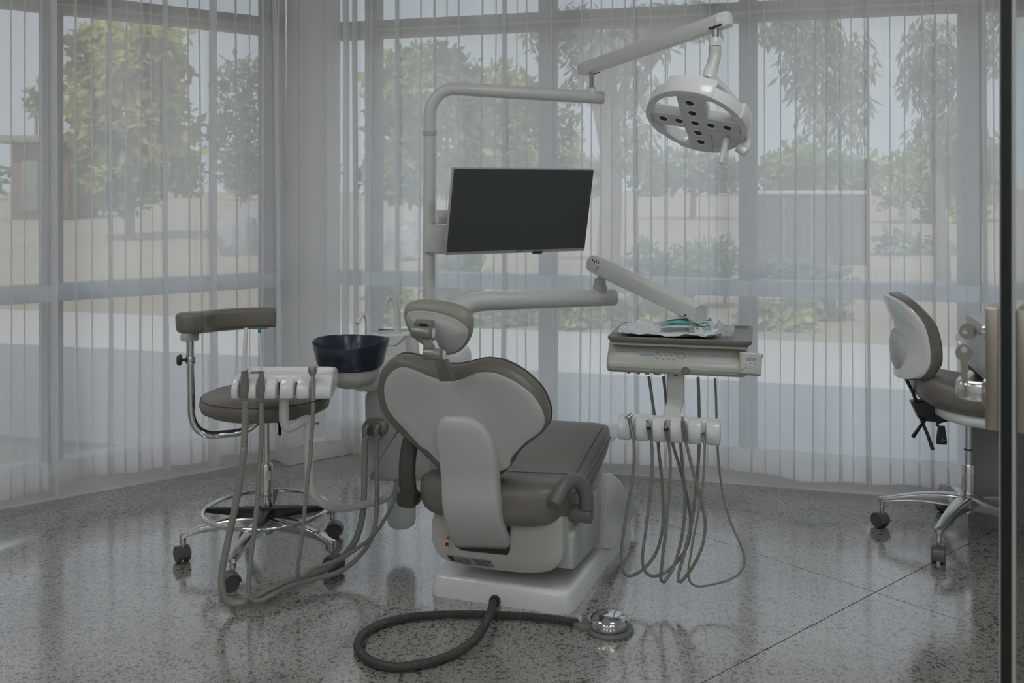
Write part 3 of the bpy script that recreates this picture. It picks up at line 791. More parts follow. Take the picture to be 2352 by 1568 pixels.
disc(Pl(PHn.o + PHn.n * 0.003, PHn.eu, PHn.ev), 1027, 1249, 0.0078, 'stop_button', M['red'], hous, 0.005, label='round red stop button')
wl_ = decal(PHn, [(1024, 1238), (1034, 1238), (1032, 1230), (1028, 1226), (1024, 1228)], 'warning_sticker', M['yellow'], hous)
decal(Pl(PHn.o + PHn.n * 0.002, PHn.eu, PHn.ev), [(1027, 1236), (1031, 1236), (1029, 1231)], 'warning_mark', M['ink'], hous, 0.0006)
PL2 = Pl(PH.w(*PH.px(1080, 1290), 0.0) + PH.n * 0.001, PH.eu, PH.ev)
lb1 = decal(PL2, [(1026, 1274), (1076, 1281), (1086, 1297), (1044, 1290), (1034, 1286)], 'rating_label', M['label'], hous, label='grey printed rating label')
decal(Pl(PL2.o + PL2.n * .0016, PL2.eu, PL2.ev), [(1027, 1275), (1040, 1277), (1047, 1290), (1037, 1287)], 'label_corner', M['ink'], hous, 0.0004)
lb2 = decal(PL2, [(1081, 1281), (1126, 1288), (1136, 1303), (1090, 1297)], 'rating_label', M['label'], hous)
PL3 = Pl(PL2.o + PL2.n * .0016, PL2.eu, PL2.ev)
for k in range(4):
    decal(PL3, [(1047 + 2 * k, 1282 + 3.2 * k), (1078 + 1.5 * k, 1286.5 + 3.0 * k), (1078 + 1.5 * k, 1287.5 + 3.0 * k), (1047 + 2 * k, 1283 + 3.2 * k)], 'print_line', M['ink'], hous, 0.0003)
    decal(PL3, [(1088 + 2 * k, 1285 + 3.0 * k), (1118 + 2 * k, 1290 + 3.0 * k), (1118 + 2 * k, 1291 + 3.0 * k), (1088 + 2 * k, 1286 + 3.0 * k)], 'print_line', M['ink'], hous, 0.0003)
decal(PL3, [(1119, 1289), (1125, 1290), (1128, 1294), (1122, 1293)], 'print_block', M['ink'], hous, 0.0003)
# seat cushion: cross-sections along v
def cushion(fr, secs, n=28, e=0.55):
    rings = []
    for v, uc, hw, zb, zt in secs:
        ring = []
        for k in range(n):
            a = 2 * math.pi * k / n
            ca, sa = math.cos(a), math.sin(a)
            x = math.copysign(abs(ca) ** e, ca) * hw; z = math.copysign(abs(sa) ** (e + 0.1), sa)
            zz = (zb + zt) / 2 + z * (zt - zb) / 2
            if sa > 0: zz += 0.012 * (x / max(hw, 1e-3)) ** 2 * 1.0
            ring.append(fr.w(uc + x, v, zz))
        rings.append(ring)
    return rings
ssec = [(-.055, 0, .05, .325, .365), (-.052, 0, .13, .302, .388), (-.040, 0, .185, .286, .402), (-.015, 0, .225, .274, .417), (.03, 0, .25, .266, .424), (.08, 0, .257, .264, .417), (.14, 0, .252, .266, .402), (.20, 0, .249, .268, .402), (.27, 0, .246, .275, .413), (.34, 0, .244, .285, .428), (.46, 0, .243, .32, .447), (.56, 0, .24, .36, .463), (.63, 0, .232, .385, .468), (.68, 0, .215, .40, .464), (.705, 0, .19, .41, .455), (.715, 0, .15, .42, .445)]
ssec = [(v, -.034 * max(0, min(1, (.5 - v) / .4)), hw * (1 + .05 * max(0, min(1, (.5 - v) / .4))), zb, zt) for v, _, hw, zb, zt in ssec]
mb = MB(); mb.loft(cushion(CH, ssec)); seat = build(mb, 'seat', M['leather'], chair, angle=80)
# piping seams on the seat
sm_ = [CH.w(-.034 + 0.258 * math.sin(t) * 1.0, -.048 + 0.13 * (1 - math.cos(t)) , 0.362 + 0.02 * (1 - math.cos(t))) for t in [(-1.5 + 3.0 * k / 24) for k in range(25)]]
build(MB().tube([p + (CH.w(0, .3, p.z) - p).normalized() * -0.006 for p in sm_], 0.0022, 6), 'piping', M['seam'], seat)
sm2 = [CH.w(0.249, v, z) for v, z in ((.02, .385), (.12, .383), (.25, .395), (.40, .415), (.52, .44), (.56, .446))]
build(MB().tube(catmull(sm2, 4), 0.0022, 6), 'piping', M['seam'], seat)
def seat_top(u, v):
    k = [q for q in ssec if q[2] > .2]
    for a, b in zip(k, k[1:]):
        if a[0] <= v <= b[0]:
            t = (v - a[0]) / (b[0] - a[0]); A = [x + (y - x) * t for x, y in zip(a, b)]
            x = min(.999, abs(u - A[1]) / A[2]); sa = (1 - x ** (2 / .55)) ** .5
            return (A[3] + A[4]) / 2 + sa ** .65 * (A[4] - A[3]) / 2 + .012 * x * x
    return k[-1][4]
cross = [(-.20 + .43 * k / 20) for k in range(21)]
build(MB().tube([CH.w(u, .155 + 1.1 * max(0, u + .02) ** 2, seat_top(u, .155 + 1.1 * max(0, u + .02) ** 2) - .0002) for u in cross], .0022, 6), 'piping', M['seam'], seat)
build(MB().tube([CH.w(.205, v, seat_top(.205, v) - .0002) for v in [.20 + .42 * k / 20 for k in range(21)]], .0022, 6), 'piping', M['seam'], seat)
# leg rest beyond the seat
lsec = [(.66, 0, .16, .36, .43), (.70, 0, .19, .345, .435), (.82, 0, .188, .33, .415), (.98, 0, .175, .31, .385), (1.10, 0, .165, .30, .365), (1.16, 0, .14, .305, .352), (1.175, 0, .09, .315, .342)]
mb = MB(); mb.loft(cushion(CH, lsec)); build(mb, 'leg_rest', M['whiteg'], chair, angle=80)
# backrest
BP = Pl(CH.w(0, -.045, .45), EX, Vector((EY.x * -math.sin(math.radians(9)), EY.y * -math.sin(math.radians(9)), math.cos(math.radians(9)))))
def z3(l): return [(860 + x / 3.92, 660 + y / 3.92) for x, y in l]
def z4(l): return [(880 + x / 3.92, 1000 + y / 3.92) for x, y in l]
lea = z3([(48, 880), (72, 750), (130, 660), (215, 606), (300, 600), (400, 622), (520, 655), (640, 690), (760, 692), (870, 670), (960, 646), (1050, 643), (1170, 667), (1300, 730), (1420, 822), (1515, 930), (1572, 1060), (1588, 1150), (1570, 1235), (1510, 1310), (1420, 1380), (1340, 1445), (1275, 1530)]) + z4([(1130, 300), (1040, 345), (800, 360), (560, 300), (440, 195), (330, 92)]) + z3([(290, 1325), (150, 1185), (88, 1090), (58, 1000)])
HL = -0.050
ol = smooth2(BP.pxs(lea, HL), 4)
cen = BP.px(1080, 960, HL)
def bmap(a, b, h): return BP.w(a, b, h)
mb = MB()
mb.pillow(ol, [(0.020, -0.006), (0.010, -0.014), (0.003, -0.030), (0.0, HL), (0.004, -0.072), (0.016, -0.090), (0.034, -0.098)], bmap, c0=[(0.85, -0.004), (0.4, -0.004), (0.05, -0.004)], c1=[(0.8, -0.10), (0.4, -0.085), (0.05, -0.08)], center=cen)
bk = build(mb, 'backrest', M['leather'], chair, angle=80)
build(MB().tube([BP.w(a, b, -0.073) for a, b in inset2(ol if area2(ol) > 0 else ol[::-1], 0.0025)], 0.0022, 6, closed=True), 'piping', M['seam'], bk)
she = z3([(83, 930), (97, 845), (150, 765), (230, 722), (310, 730), (400, 765), (500, 806), (600, 836), (690, 844), (780, 830), (860, 795), (930, 771), (1010, 765), (1100, 780), (1220, 830), (1340, 905), (1440, 1000), (1505, 1110), (1530, 1200), (1513, 1275), (1455, 1335), (1370, 1392), (1290, 1470), (1230, 1545)]) + z4([(1140, 278), (1090, 312), (1000, 335), (800, 345), (600, 310), (505, 250), (400, 140)]) + z3([(420, 1440), (300, 1312), (155, 1155), (103, 1050)])
os_ = smooth2(BP.pxs(she, 0.004), 4)
cs = BP.px(1075, 960, 0.004)
mb = MB()
mb.pillow(os_, [(0.004, -0.012), (0.0, 0.0), (0.0015, 0.004), (0.005, 0.006)], bmap, c0=[(0.5, -0.012)], c1=[(0.9, 0.0075), (0.7, 0.009), (0.4, 0.010), (0.03, 0.0105)], center=cs)
shell = build(mb, 'back_shell', M['shell'], chair, angle=50)
# the curved arm that carries the backrest
rows = [(957, 1026, 1058, None, .020), (961, 1015, 1073, None, .026), (968, 1007, 1086, None, .032), (980, 1000, 1103, None, .036), (995, 998, 1117, None, .038), (1020, 999, 1128, None, .040), (1045, 1004, 1134, None, .043), (1075, 1008, 1138, None, .047), (1105, 1010, 1140, -.088, 0), (1135, 1011, 1141, -.096, 0), (1165, 1013, 1143, -.096, 0), (1190, 1017, 1147, -.088, 0), (1212, 1022, 1153, -.074, 0), (1232, 1029, 1160, -.054, 0), (1248, 1038, 1166, -.028, 0), (1257, 1046, 1168, 0.0, 0)]
rings = []
for y, xl, xr, v, h in rows:
    if v is None:
        a0, b0 = BP.px(xl, y, h); a1, b1 = BP.px(xr, y, h)
        P0, P1 = BP.w(a0, b0, h), BP.w(a1, b1, h); nb = BP.n
    else:
        P0 = CH.w(*CH.pv(xl, y + 0, v)); P1 = CH.w(*CH.pv(xr, y + 4, v)); nb = -EY
    ax = P1 - P0; wd = ax.length; ax.normalize()
    th = 0.026 if y > 1000 else 0.018
    r_ = 0.014
    ring = []
    mid = (P0 + P1) / 2
    for a, b in rrect(wd, th * 2, min(r_, th * 0.95), 4):
        bulge = 0.006 * (1 - (2 * a / wd) ** 2) if b > 0 else 0
        ring.append(mid + ax * a + nb * (b - th + bulge))
    rings.append(ring)
mb = MB(); mb.loft(rings); build(mb, 'back_arm', M['shell'], chair, angle=60)
# headrest
HP = Pl(W(1010, 756, 3.13), EX, Vector((EY.x * -0.30, EY.y * -0.30, 0.95)))
def z9(l): return [(920 + x / 7.84, 680 + y / 7.84) for x, y in l]
hl = z9([(73, 250), (95, 170), (170, 110), (300, 82), (460, 84), (640, 100), (820, 128), (980, 170), (1130, 235), (1240, 330), (1300, 450), (1310, 570), (1285, 700), (1220, 830), (1120, 950), (1010, 1020), (880, 1042), (740, 1015), (560, 920), (400, 830), (260, 720), (150, 560), (95, 410)])
ohl = smooth2(HP.pxs(hl, -0.03), 3)
hc = HP.px(1008, 755, -0.03)
hd_ = build(MB().pillow(ohl, [(0.020, 0.0), (0.008, -0.008), (0.0, -0.03), (0.006, -0.055), (0.022, -0.068)], lambda a, b, h: HP.w(a, b, h), c0=[(0.5, 0.0), (.05, 0)], c1=[(0.6, -0.07), (0.05, -0.066)], center=hc), 'headrest', M['hleather'], chair, angle=80)
hs = z9([(100, 400), (108, 330), (150, 290), (250, 272), (400, 275), (560, 292), (720, 325), (900, 385), (1050, 460), (1160, 550), (1210, 650), (1205, 730), (1150, 850), (1080, 930), (980, 1000), (870, 1028), (760, 1005), (600, 925), (430, 835), (290, 730), (190, 600), (130, 490)])
ohs = smooth2(HP.pxs(hs, 0.004), 3)
build(MB().pillow(ohs, [(0.004, -0.010), (0.0, 0.0), (0.001, 0.005), (0.016, 0.011), (0.019, 0.0135)], lambda a, b, h: HP.w(a, b, h), c0=[(.5, -0.01)], c1=[(0.8, 0.018), (0.5, 0.022), (.05, 0.023)], center=HP.px(1005, 762, 0.004)), 'headrest_shell', M['shell'], hd_, angle=28)
# hinge of the headrest
def hx_cyl(x0, x1, y0, y1, d, r, name, m_, par, dx=0):
    a, b = W(x0, y0, d), W(x1, y1, d - dx); b = a + EX * ((b - a).length)
    return build(MB().cyl(a, b, r, 24), name, m_, par, bevel=0.002, bang=50)
hg = hx_cyl(949, 994, 762, 766, 3.065, 0.0185, 'hinge_barrel', M['bracket'], chair)
build(MB().box(W(975, 746, 3.075), 0.030, 0.014, 0.014, EX, HP.n, HP.ev), 'hinge_mount', M['bracket'], hg, bevel=0.004)
build(MB().box(W(976, 743, 3.070), 0.013, 0.012, 0.006, EX, HP.n, HP.ev), 'hinge_gap_shade', M['dark'], hg)  # black block paints the shade of the hinge gap
def cap(x, y, d, r, par):
    build(MB().cyl(W(x, y, d) - EX * 0.004, W(x, y, d) + EX * 0.004, r, 24), 'pivot_cap', M['whiteg'], par, bevel=0.0015, bang=50)
cap(994, 764, 3.065, 0.0155, hg)
hg2 = hx_cyl(975, 1018, 812, 818, 3.06, 0.0185, 'hinge_barrel', M['bracket'], chair)
cap(1018, 815, 3.06, 0.0155, hg2)
build(MB().prism([W(*p) for p in ((964, 772, 3.062), (990, 775, 3.062), (1004, 812, 3.056), (982, 816, 3.056))], Vector((0, 0.016, 0))), 'hinge_link', M['bracket'], chair, bevel=0.003)
build(MB().tube(Ws([(996, 782, 3.058), (1002, 795, 3.056), (1005, 802, 3.056)]), 0.0075, 10), 'release_lever', M['whiteg'], chair)
build(MB().prism([W(*p) for p in ((996, 826, 3.065), (1031, 826, 3.065), (1037, 850, 3.10), (1046, 876, 3.14), (1009, 876, 3.14), (1003, 850, 3.10))], Vector((0, 0.012, 0))), 'headrest_bar', M['bracket'], chair, bevel=0.003)
# arm rests
def pu(px, py, d): return W(px, py, d)
mb = MB()
pth = catmull(Ws([(938, 1130, 3.42), (935, 1085, 3.42), (938, 1040, 3.43), (948, 1000, 3.45), (968, 975, 3.50), (992, 965, 3.58)]), 5)
mb.sweep(pth, rrect(0.058, 0.040, 0.014, 4), (0.1, -1, 0.2))
ar = build(mb, 'armrest', M['grip'], chair, angle=50, label='dark armrest')
build(MB().pillow(rrect(0.072, 0.056, 0.02, 5), [(0.006, -0.03), (0, -0.022), (0, 0.022), (0.006, 0.03)], lambda a, b, h: W(939, 1143, 3.42) + EX * a + Z * b + EY * h), 'pivot', M['grip'], ar, angle=50)
hk = catmull(Ws([(1347, 1168, 3.27), (1346, 1140, 3.27), (1336, 1114, 3.265), (1318, 1103, 3.25), (1298, 1112, 3.22), (1284, 1135, 3.19), (1273, 1160, 3.165)]), 5)
ar2 = build(MB().tube(hk, [.0235, .0245, .0245, .0240, .0235, .0225], 16), 'armrest', M['greyarm'], chair, angle=50, label='hooked grey armrest')
pa_, pb_ = W(1290, 1172, 3.31), W(1350, 1180, 3.28)
build(MB().cyl(pa_, pb_ + (pb_ - pa_) * 0.18, 0.030, 20), 'pivot', M['greyarm'], ar2, bevel=0.006, bang=50)
# foot switch cable gland
PG = CH.plane_v(-0.003)
disc(PG, 1137, 1379, 0.0185, 'cable_gland', M['dark'], chair, 0.012)

# ---- foot control with its hose
pc = WZ(1401, 1447, 0.0)
ped = thing('foot_control', pc, 'round chrome foot control on the floor with a coiled charcoal hose', 'foot pedal')
build(MB().lathe([(0.074, 0.0), (0.075, 0.006), (0.072, 0.011), (0.0, 0.011)], pc, seg=40), 'base', M['greyarm'], ped)
cdm = pc + Vector((-0.004, 0.004, 0.0))
build(MB().lathe([(0.058, 0.010), (0.062, 0.014), (0.0635, 0.026), (0.0635, 0.034), (0.060, 0.041), (0.050, 0.048), (0.034, 0.0535), (0.016, 0.056), (0.0, 0.0565)], cdm, seg=48), 'dome', M['chrome'], ped, angle=30, label='mirror chrome dome')
cn = WZ(1340, 1440, 0.0)
build(MB().pillow(rrect(0.075, 0.05, 0.015, 4), [(0, 0.001), (0, 0.014), (0.004, 0.02)], lambda a, b, h: cn + Vector((a + 0.005, b - 0.006 - a * 0.3, h))), 'connector', M['greyarm'], ped, angle=50)
build(MB().cyl(WZ(1333, 1427, 0.02) , WZ(1331, 1416, 0.035), 0.007, 12), 'connector_pin', M['panel'], ped, bevel=0.001)
gp = CH.w(*CH.pv(1137, 1380, -0.006))
hp = [gp + EY * 0.01, gp - EY * 0.02 + Z * -0.001] + [WZ(x, y, z) for x, y, z in ((1126, 1408, .046), (1110, 1442, .040), (1085, 1474, .024), (1040, 1502, .0145), (980, 1522, .0145), (915, 1531, .0145), (860, 1522, .0145), (828, 1498, .0145), (823, 1475, .0145), (842, 1450, .0145), (890, 1428, .0145), (960, 1415, .0145), (1050, 1411, .0145), (1140, 1412, .0145), (1240, 1418, .0145), (1330, 1430, .0145))]
hpp = resample(catmull(hp, 10), 0.0032)
build(MB().tube(hpp, [0.0138 if k % 2 else 0.0118 for k in range(len(hpp))], 12), 'hose', M['dhose'], ped, angle=60, label='ribbed charcoal hose')

# ================================================================== CUSPIDOR UNIT
UF = Frame((905 - CX) / F * 3.78, 3.78, 12.0)
unit = thing('cuspidor_unit', (UF.o.x, UF.o.y, 0.27), 'white dental side unit with navy spittoon bowl and two curved spouts, left of the chair', 'dental unit', UF.deg)
PU = UF.plane_v(-0.06)
uo = smooth2(PU.pxs([(836, 930), (838, 906), (856, 893), (880, 890), (980, 893), (990, 910), (990, 1060), (985, 1100), (960, 1106), (860, 1106), (846, 1100), (843, 1060), (838, 1000)]), 3)
build(MB().pillow(uo, [(0.012, 0.0), (0.003, 0.006), (0.0, 0.018), (0.0, 0.22), (0.02, 0.24)], lambda a, b, h: PU.w(a, b, -h), c0=[(.5, 0.0)]), 'body', M['shell'], unit, angle=50)
# connector plate with two elbows
PUn = Pl(PU.o + PU.n * 0.002, PU.eu, PU.ev)
oc = smooth2(PUn.pxs([(835, 980), (838, 968), (850, 961), (880, 962), (890, 970), (892, 982), (888, 994), (876, 1000), (848, 999), (838, 992)]), 3)
cpl = build(MB().pillow(oc, [(0.0, -0.002), (0.0, 0.006), (0.005, 0.011)], lambda a, b, h: PUn.w(a, b, h)), 'connector_plate', M['bracket'], unit, angle=50)
for x in (846, 871):
    c = PUn.w(*PUn.px(x, 976), 0.01)
    build(MB().tube([c, c + PU.n * 0.018, c + PU.n * 0.024 - Z * 0.012, c + PU.n * 0.024 - Z * 0.04], [0.014, 0.0145, 0.0135, 0.011], 14), 'hose_elbow', M['bracket'], cpl, angle=60)
# upper tower
PT = UF.plane_v(0.10)
to = smooth2(PT.pxs([(838, 776), (842, 770), (930, 768), (934, 774), (936, 815), (940, 900), (836, 900), (838, 840)]), 3)
tw = build(MB().pillow(to, [(0.006, 0.0), (0.0, 0.008), (0.0, 0.15), (0.006, 0.16)], lambda a, b, h: PT.w(a, b, -h), c0=[(.5, 0)]), 'tower', M['whiteg'], unit, angle=50)
ztop = PT.px(885, 770)[1]
cpc = UF.w(*(PT.px(882, 768)[0],), 0.17, ztop) if False else PT.w(PT.px(880, 770)[0], ztop, -0.06)
build(MB().lathe([(0.042, -0.004), (0.042, 0.004), (0.038, 0.006), (0.035, 0.002), (0.0, 0.001)], cpc, seg=28), 'cup_rest', M['panel'], tw)
def spout(pts, rr, nm):
    build(MB().tube(catmull(Ws(pts), 6), rr, 14), nm, M['whiteg'], unit, angle=60)
spout([(846, 775, 3.93), (845.5, 745, 3.93), (843, 730, 3.93), (836, 722, 3.925), (829, 728, 3.91), (820.5, 743, 3.89)], [.0150, .0125, .0105, .0098, .0088, .0078], 'bowl_spout')
spout([(913, 768, 3.95), (912, 725, 3.95), (909, 700, 3.95), (903, 686, 3.95), (896, 683, 3.945), (889, 690, 3.94), (886.5, 709, 3.94)], [.0150, .0135, .0122, .0105, .0088, .0078, .0072], 'cup_spout')
# bowl
bc = W(805, 815, 3.62); bc.z = 0.0
def rimfn(k, a, r, h):
    # a = 0 points right; rim dips at the front and rises to a lip on the right
    if h > 0.80:
        d_ = 0.010 * max(0, math.cos(a)) ** 3 - 0.016 * max(0, -math.sin(a)) + 0.004 * max(0, -math.cos(a))
        return (r * (1 + 0.06 * max(0, math.cos(a)) ** 4), h + d_)
    return (r, h)
bprof = [(0.0, 0.725), (0.085, 0.725), (0.113, 0.732), (0.122, 0.748), (0.131, 0.785), (0.1375, 0.8245), (0.1375, 0.828), (0.1350, 0.8285), (0.1325, 0.8245), (0.126, 0.785), (0.114, 0.752), (0.09, 0.740), (0.0, 0.737)]
bowl = build(MB().lathe(bprof, bc, (0, 0, 1), 48, ref=EX, fn=rimfn), 'bowl', M['navy'], unit, angle=40, label='glossy navy blue spittoon bowl')
build(MB().lathe([(0.0, 0.655), (0.04, 0.657), (0.075, 0.668), (0.097, 0.688), (0.104, 0.708), (0.104, 0.728), (0.0, 0.728)], bc, seg=40), 'bowl_support', M['shell'], unit, angle=40)
build(MB().tube([bc + Vector((0.03, 0.05, 0.70)), UF.w(-0.02, 0.12, 0.66)], [0.07, 0.07], 18), 'bowl_neck', M['whiteg'], unit, bevel=0.01)
# water bottle below
bt = W(922, 1150, 3.80)
def tz(y, d=3.80): return HC - (y - HY) / F * d
build(MB().lathe([(0.030, tz(1098)), (0.034, tz(1112)), (0.054, tz(1125)), (0.056, tz(1150)), (0.056, tz(1190)), (0.050, tz(1203)), (0.036, tz(1209)), (0.02, tz(1212)), (0.0, tz(1211))], Vector((bt.x, bt.y, 0)), seg=24), 'water_bottle', M['bottle'], unit, angle=50)
# domed turret that carries the delivery arm
ab_ = W(1046, 850, 3.76)
build(MB().lathe([(.062, .58), (.062, .745), (.058, .768), (.046, .786), (.026, .797), (0, .80)], Vector((ab_.x, ab_.y, 0)), seg=32), 'arm_turret', M['whiteg'], unit, angle=50)
build(MB().box((UF.w(.10, .03, .60)), .10, .07, .03, UF.ex, UF.ey), 'unit_shelf', M['whiteg'], unit, bevel=.01, seg=3)
# assistant arm: J-shaped tube
pj = catmull(Ws([(903, 1100, 3.74), (900, 1125, 3.73), (882, 1146, 3.70), (840, 1157, 3.62), (790, 1167, 3.52), (750, 1160, 3.44), (722, 1138, 3.40), (712, 1105, 3.39), (709, 1050, 3.385), (708, 985, 3.38)]), 6)
build(MB().tube(pj, [.0135, .0135, .0140, .0150, .0165], 16), 'holder_arm', M['white'], unit, angle=60)

# ---- assistant's instrument holder
ah = thing('instrument_holder', W(648, 920, 3.34), 'white assistant instrument holder with slots, hanging on the left', 'holder')
pe = catmull(Ws([(708, 1000, 3.38), (710, 968, 3.38), (700, 965, 3.37), (680, 976, 3.35), (664, 982, 3.34), (655, 975, 3.335), (652, 955, 3.335), (653, 910, 3.335)]), 5)
build(MB().tube(pe, [.0175, .0175, .0165, .0165, .0165, .0165], 16), 'elbow', M['white'], ah, angle=60)
build(MB().cyl(W(720, 972, 3.36), W(731, 972, 3.345), 0.004, 10), 'locking_pin', M['steel'], ah)
HZ0, HZ1 = 0.686, 0.762
xa, xb = (536 - CX) / F * 3.30, (763 - CX) / F * 3.30
cxh = (xa + xb) / 2; wh = xb - xa
body = MB().pillow([(cxh + a, 3.375 + b) for a, b in rrect(wh, 0.165, 0.045, 6)], [(0.012, HZ0), (0.0, HZ0 + 0.012), (0.0, HZ1 - 0.008), (0.006, HZ1), (0.012, HZ1), (0.016, HZ1 - 0.012)], lambda a, b, h: Vector((a, b, h)), c1=[(0.7, HZ1 - 0.013), (0.05, HZ1 - 0.013)])
hb = build(body, 'holder_tray', M['whiteg'], ah, angle=50)
# small instruction sticker on the tray
build(MB().box(Vector(((583 - CX) / F * 3.38, 3.40, HZ1 - 0.0120)), 0.028, 0.030, 0.0008), 'sticker', M['lcd'], hb)
for k in range(3):
    build(MB().tube([Vector(((583 - CX) / F * 3.38 + 0.016 * math.cos(t), 3.385 + 0.014 * k + 0.006 * math.sin(t), HZ1 - 0.0110)) for t in [i * math.pi / 6 for i in range(12)]], 0.0006, 5, closed=True), 'sticker_print', M['ink'], hb)
slots = [561, 600, 642, 681, 719]
edges = [(535, 551), (570, 592), (608, 636), (645, 675), (684, 713), (725, 763)]
for x0, x1 in edges:
    a, b = (x0 - CX) / F * 3.285, (x1 - CX) / F * 3.285
    c = (a + b) / 2; w_ = (b - a)
    prf = [(3.262, HZ0 + 0.002), (3.258, HZ0 + 0.02), (3.262, HZ0 + 0.045), (3.280, HZ0 + 0.066), (3.315, HZ1 - 0.003), (3.315, HZ0 + 0.002)]
    build(MB().prism([Vector((a, y, z)) for y, z in prf], Vector((w_, 0, 0))), 'holder_finger', M['whiteg'], ah, bevel=0.006, seg=3)
for x in slots[2:4]:
    build(MB().box(Vector(((x - CX) / F * 3.29, 3.292, HZ0 + 0.03)), 0.003, 0.003, 0.022), 'slot_switch', M['black'], ah)

def ribbed(path, r, step=0.0042, d=0.86):
    p = resample(path, step)
    return MB().tube(p, [r if k % 2 else r * d for k in range(len(p))], 12)
def z1p(l, d0, d1): 
    n = len(l); return [(380 + x / 3.92, 660 + y / 3.92, d0 + (d1 - d0) * i / max(1, n - 1)) for i, (x, y) in enumerate(l)]
def z2p(l): return [(380 + x / 3.92, 1000 + y / 3.92, d) for x, y, d in l]
# suction handpiece 1
s1 = thing('suction_handpiece', W(561, 918, 3.262), 'wide grey suction handpiece with white tip, leftmost in the assistant holder', 'suction handpiece', 0, 'assistant suction handpieces')
build(MB().tube(catmull(Ws([(561, 856, 3.262), (563, 800, 3.262), (566, 753, 3.262)]), 4), [.0082, .0078, .0062], 14), 'tip', M['tip'], s1, label='white plastic suction tip')
build(MB().tube(Ws([(561, 916, 3.262), (561, 896, 3.262), (561.5, 884, 3.262), (562, 868, 3.262), (562.5, 850, 3.262)]), [.0125, .0165, .0150, .0130, .0105], 16), 'body', M['handp'], s1, angle=60)
build(MB().box(W(554.5, 872, 3.250), .0035, .004, .013), 'valve_slider', M['hose'], s1, bevel=0.001)
h1 = z1p([(716, 1020), (718, 1200), (708, 1420)], 3.262, 3.255) + z2p([(705, 150, 3.25), (662, 450, 3.245), (605, 750, 3.24), (552, 1000, 3.235), (512, 1200, 3.228), (505, 1340, 3.222), (528, 1450, 3.22), (590, 1508, 3.225), (680, 1505, 3.24), (790, 1466, 3.27), (920, 1395, 3.31), (1080, 1322, 3.36), (1260, 1270, 3.41), (1450, 1195, 3.47), (1600, 1090, 3.53), (1700, 960, 3.58), (1758, 800, 3.62), (1785, 600, 3.65), (1792, 300, 3.67), (1798, 60, 3.68)]) + [(845.5, 1003, 3.69)]
build(ribbed(catmull(Ws(h1), 8), 0.0125), 'hose', M['hose'], s1, angle=60, label='ribbed grey suction hose')
s2 = thing('suction_handpiece', W(600, 918, 3.262), 'slim suction handpiece with blue-ended clear tip in the assistant holder', 'suction handpiece', 0, 'assistant suction handpieces')
build(MB().tube(Ws([(601, 852, 3.262), (598, 800, 3.262), (596, 763, 3.262)]), .0034, 10), 'tip', M['tip'], s2)
build(MB().tube(Ws([(596, 764, 3.262), (595.3, 752, 3.262)]), .0050, 12), 'tip_end', M['blue'], s2, bevel=0.001, label='blue tip end')
build(MB().tube(Ws([(600, 916, 3.262), (600, 897, 3.262), (600, 884, 3.262), (600, 868, 3.262), (600.5, 851, 3.262)]), [.0100, .0142, .0120, .0105, .0062], 16), 'body', M['handp'], s2, angle=60)
h2 = z2p([(862, -300, 3.262), (865, 0, 3.262), (850, 200, 3.26), (835, 500, 3.257), (805, 800, 3.25), (775, 1050, 3.245), (750, 1300, 3.24), (757, 1425, 3.24), (800, 1485, 3.245), (880, 1476, 3.265), (990, 1418, 3.30), (1150, 1343, 3.35), (1350, 1290, 3.405), (1530, 1238, 3.45), (1680, 1150, 3.50), (1800, 1020, 3.55), (1868, 890, 3.59), (1900, 700, 3.63), (1903, 450, 3.655), (1897, 200, 3.67), (1903, 40, 3.68)]) + [(871, 1003, 3.69)]
build(ribbed(catmull(Ws(h2), 8), 0.0085, 0.0035, 0.93), 'hose', M['hose'], s2, angle=60)
s3 = thing('air_water_syringe', W(719, 918, 3.262), 'metal air-water syringe with a thin hose, rightmost in the assistant holder', 'syringe')
build(MB().tube(Ws([(719, 920, 3.262), (719, 890, 3.262), (719, 870, 3.262), (718.5, 858, 3.262)]), [.0085, .0085, .0070, .0090], 14), 'body', M['steel'], s3, angle=60)
build(MB().tube(Ws([(718.5, 861, 3.262), (717.5, 850, 3.262), (716.5, 841, 3.265)]), [.0100, .0165, .0105], 14), 'head', M['bracket'], s3, angle=60)
build(MB().cyl(W(722, 848, 3.25), W(729, 842, 3.245), .0042, 10), 'button', M['steel'], s3, bevel=0.001)
h3 = z1p([(1330, 1030), (1322, 1250), (1305, 1440)], 3.262, 3.262) + z2p([(1308, 150, 3.262), (1280, 400, 3.262), (1245, 750, 3.265), (1218, 1000, 3.27), (1190, 1200, 3.285), (1197, 1275, 3.30), (1245, 1258, 3.335), (1330, 1200, 3.37), (1440, 1160, 3.41), (1580, 1110, 3.46), (1720, 1020, 3.52), (1860, 910, 3.58), (1970, 760, 3.65), (2050, 600, 3.69), (2092, 440, 3.71), (2098, 390, 3.72)])
build(MB().tube(resample(catmull(Ws(h3), 8), 0.02), 0.0068, 12), 'hose', M['hose'], s3, angle=60)

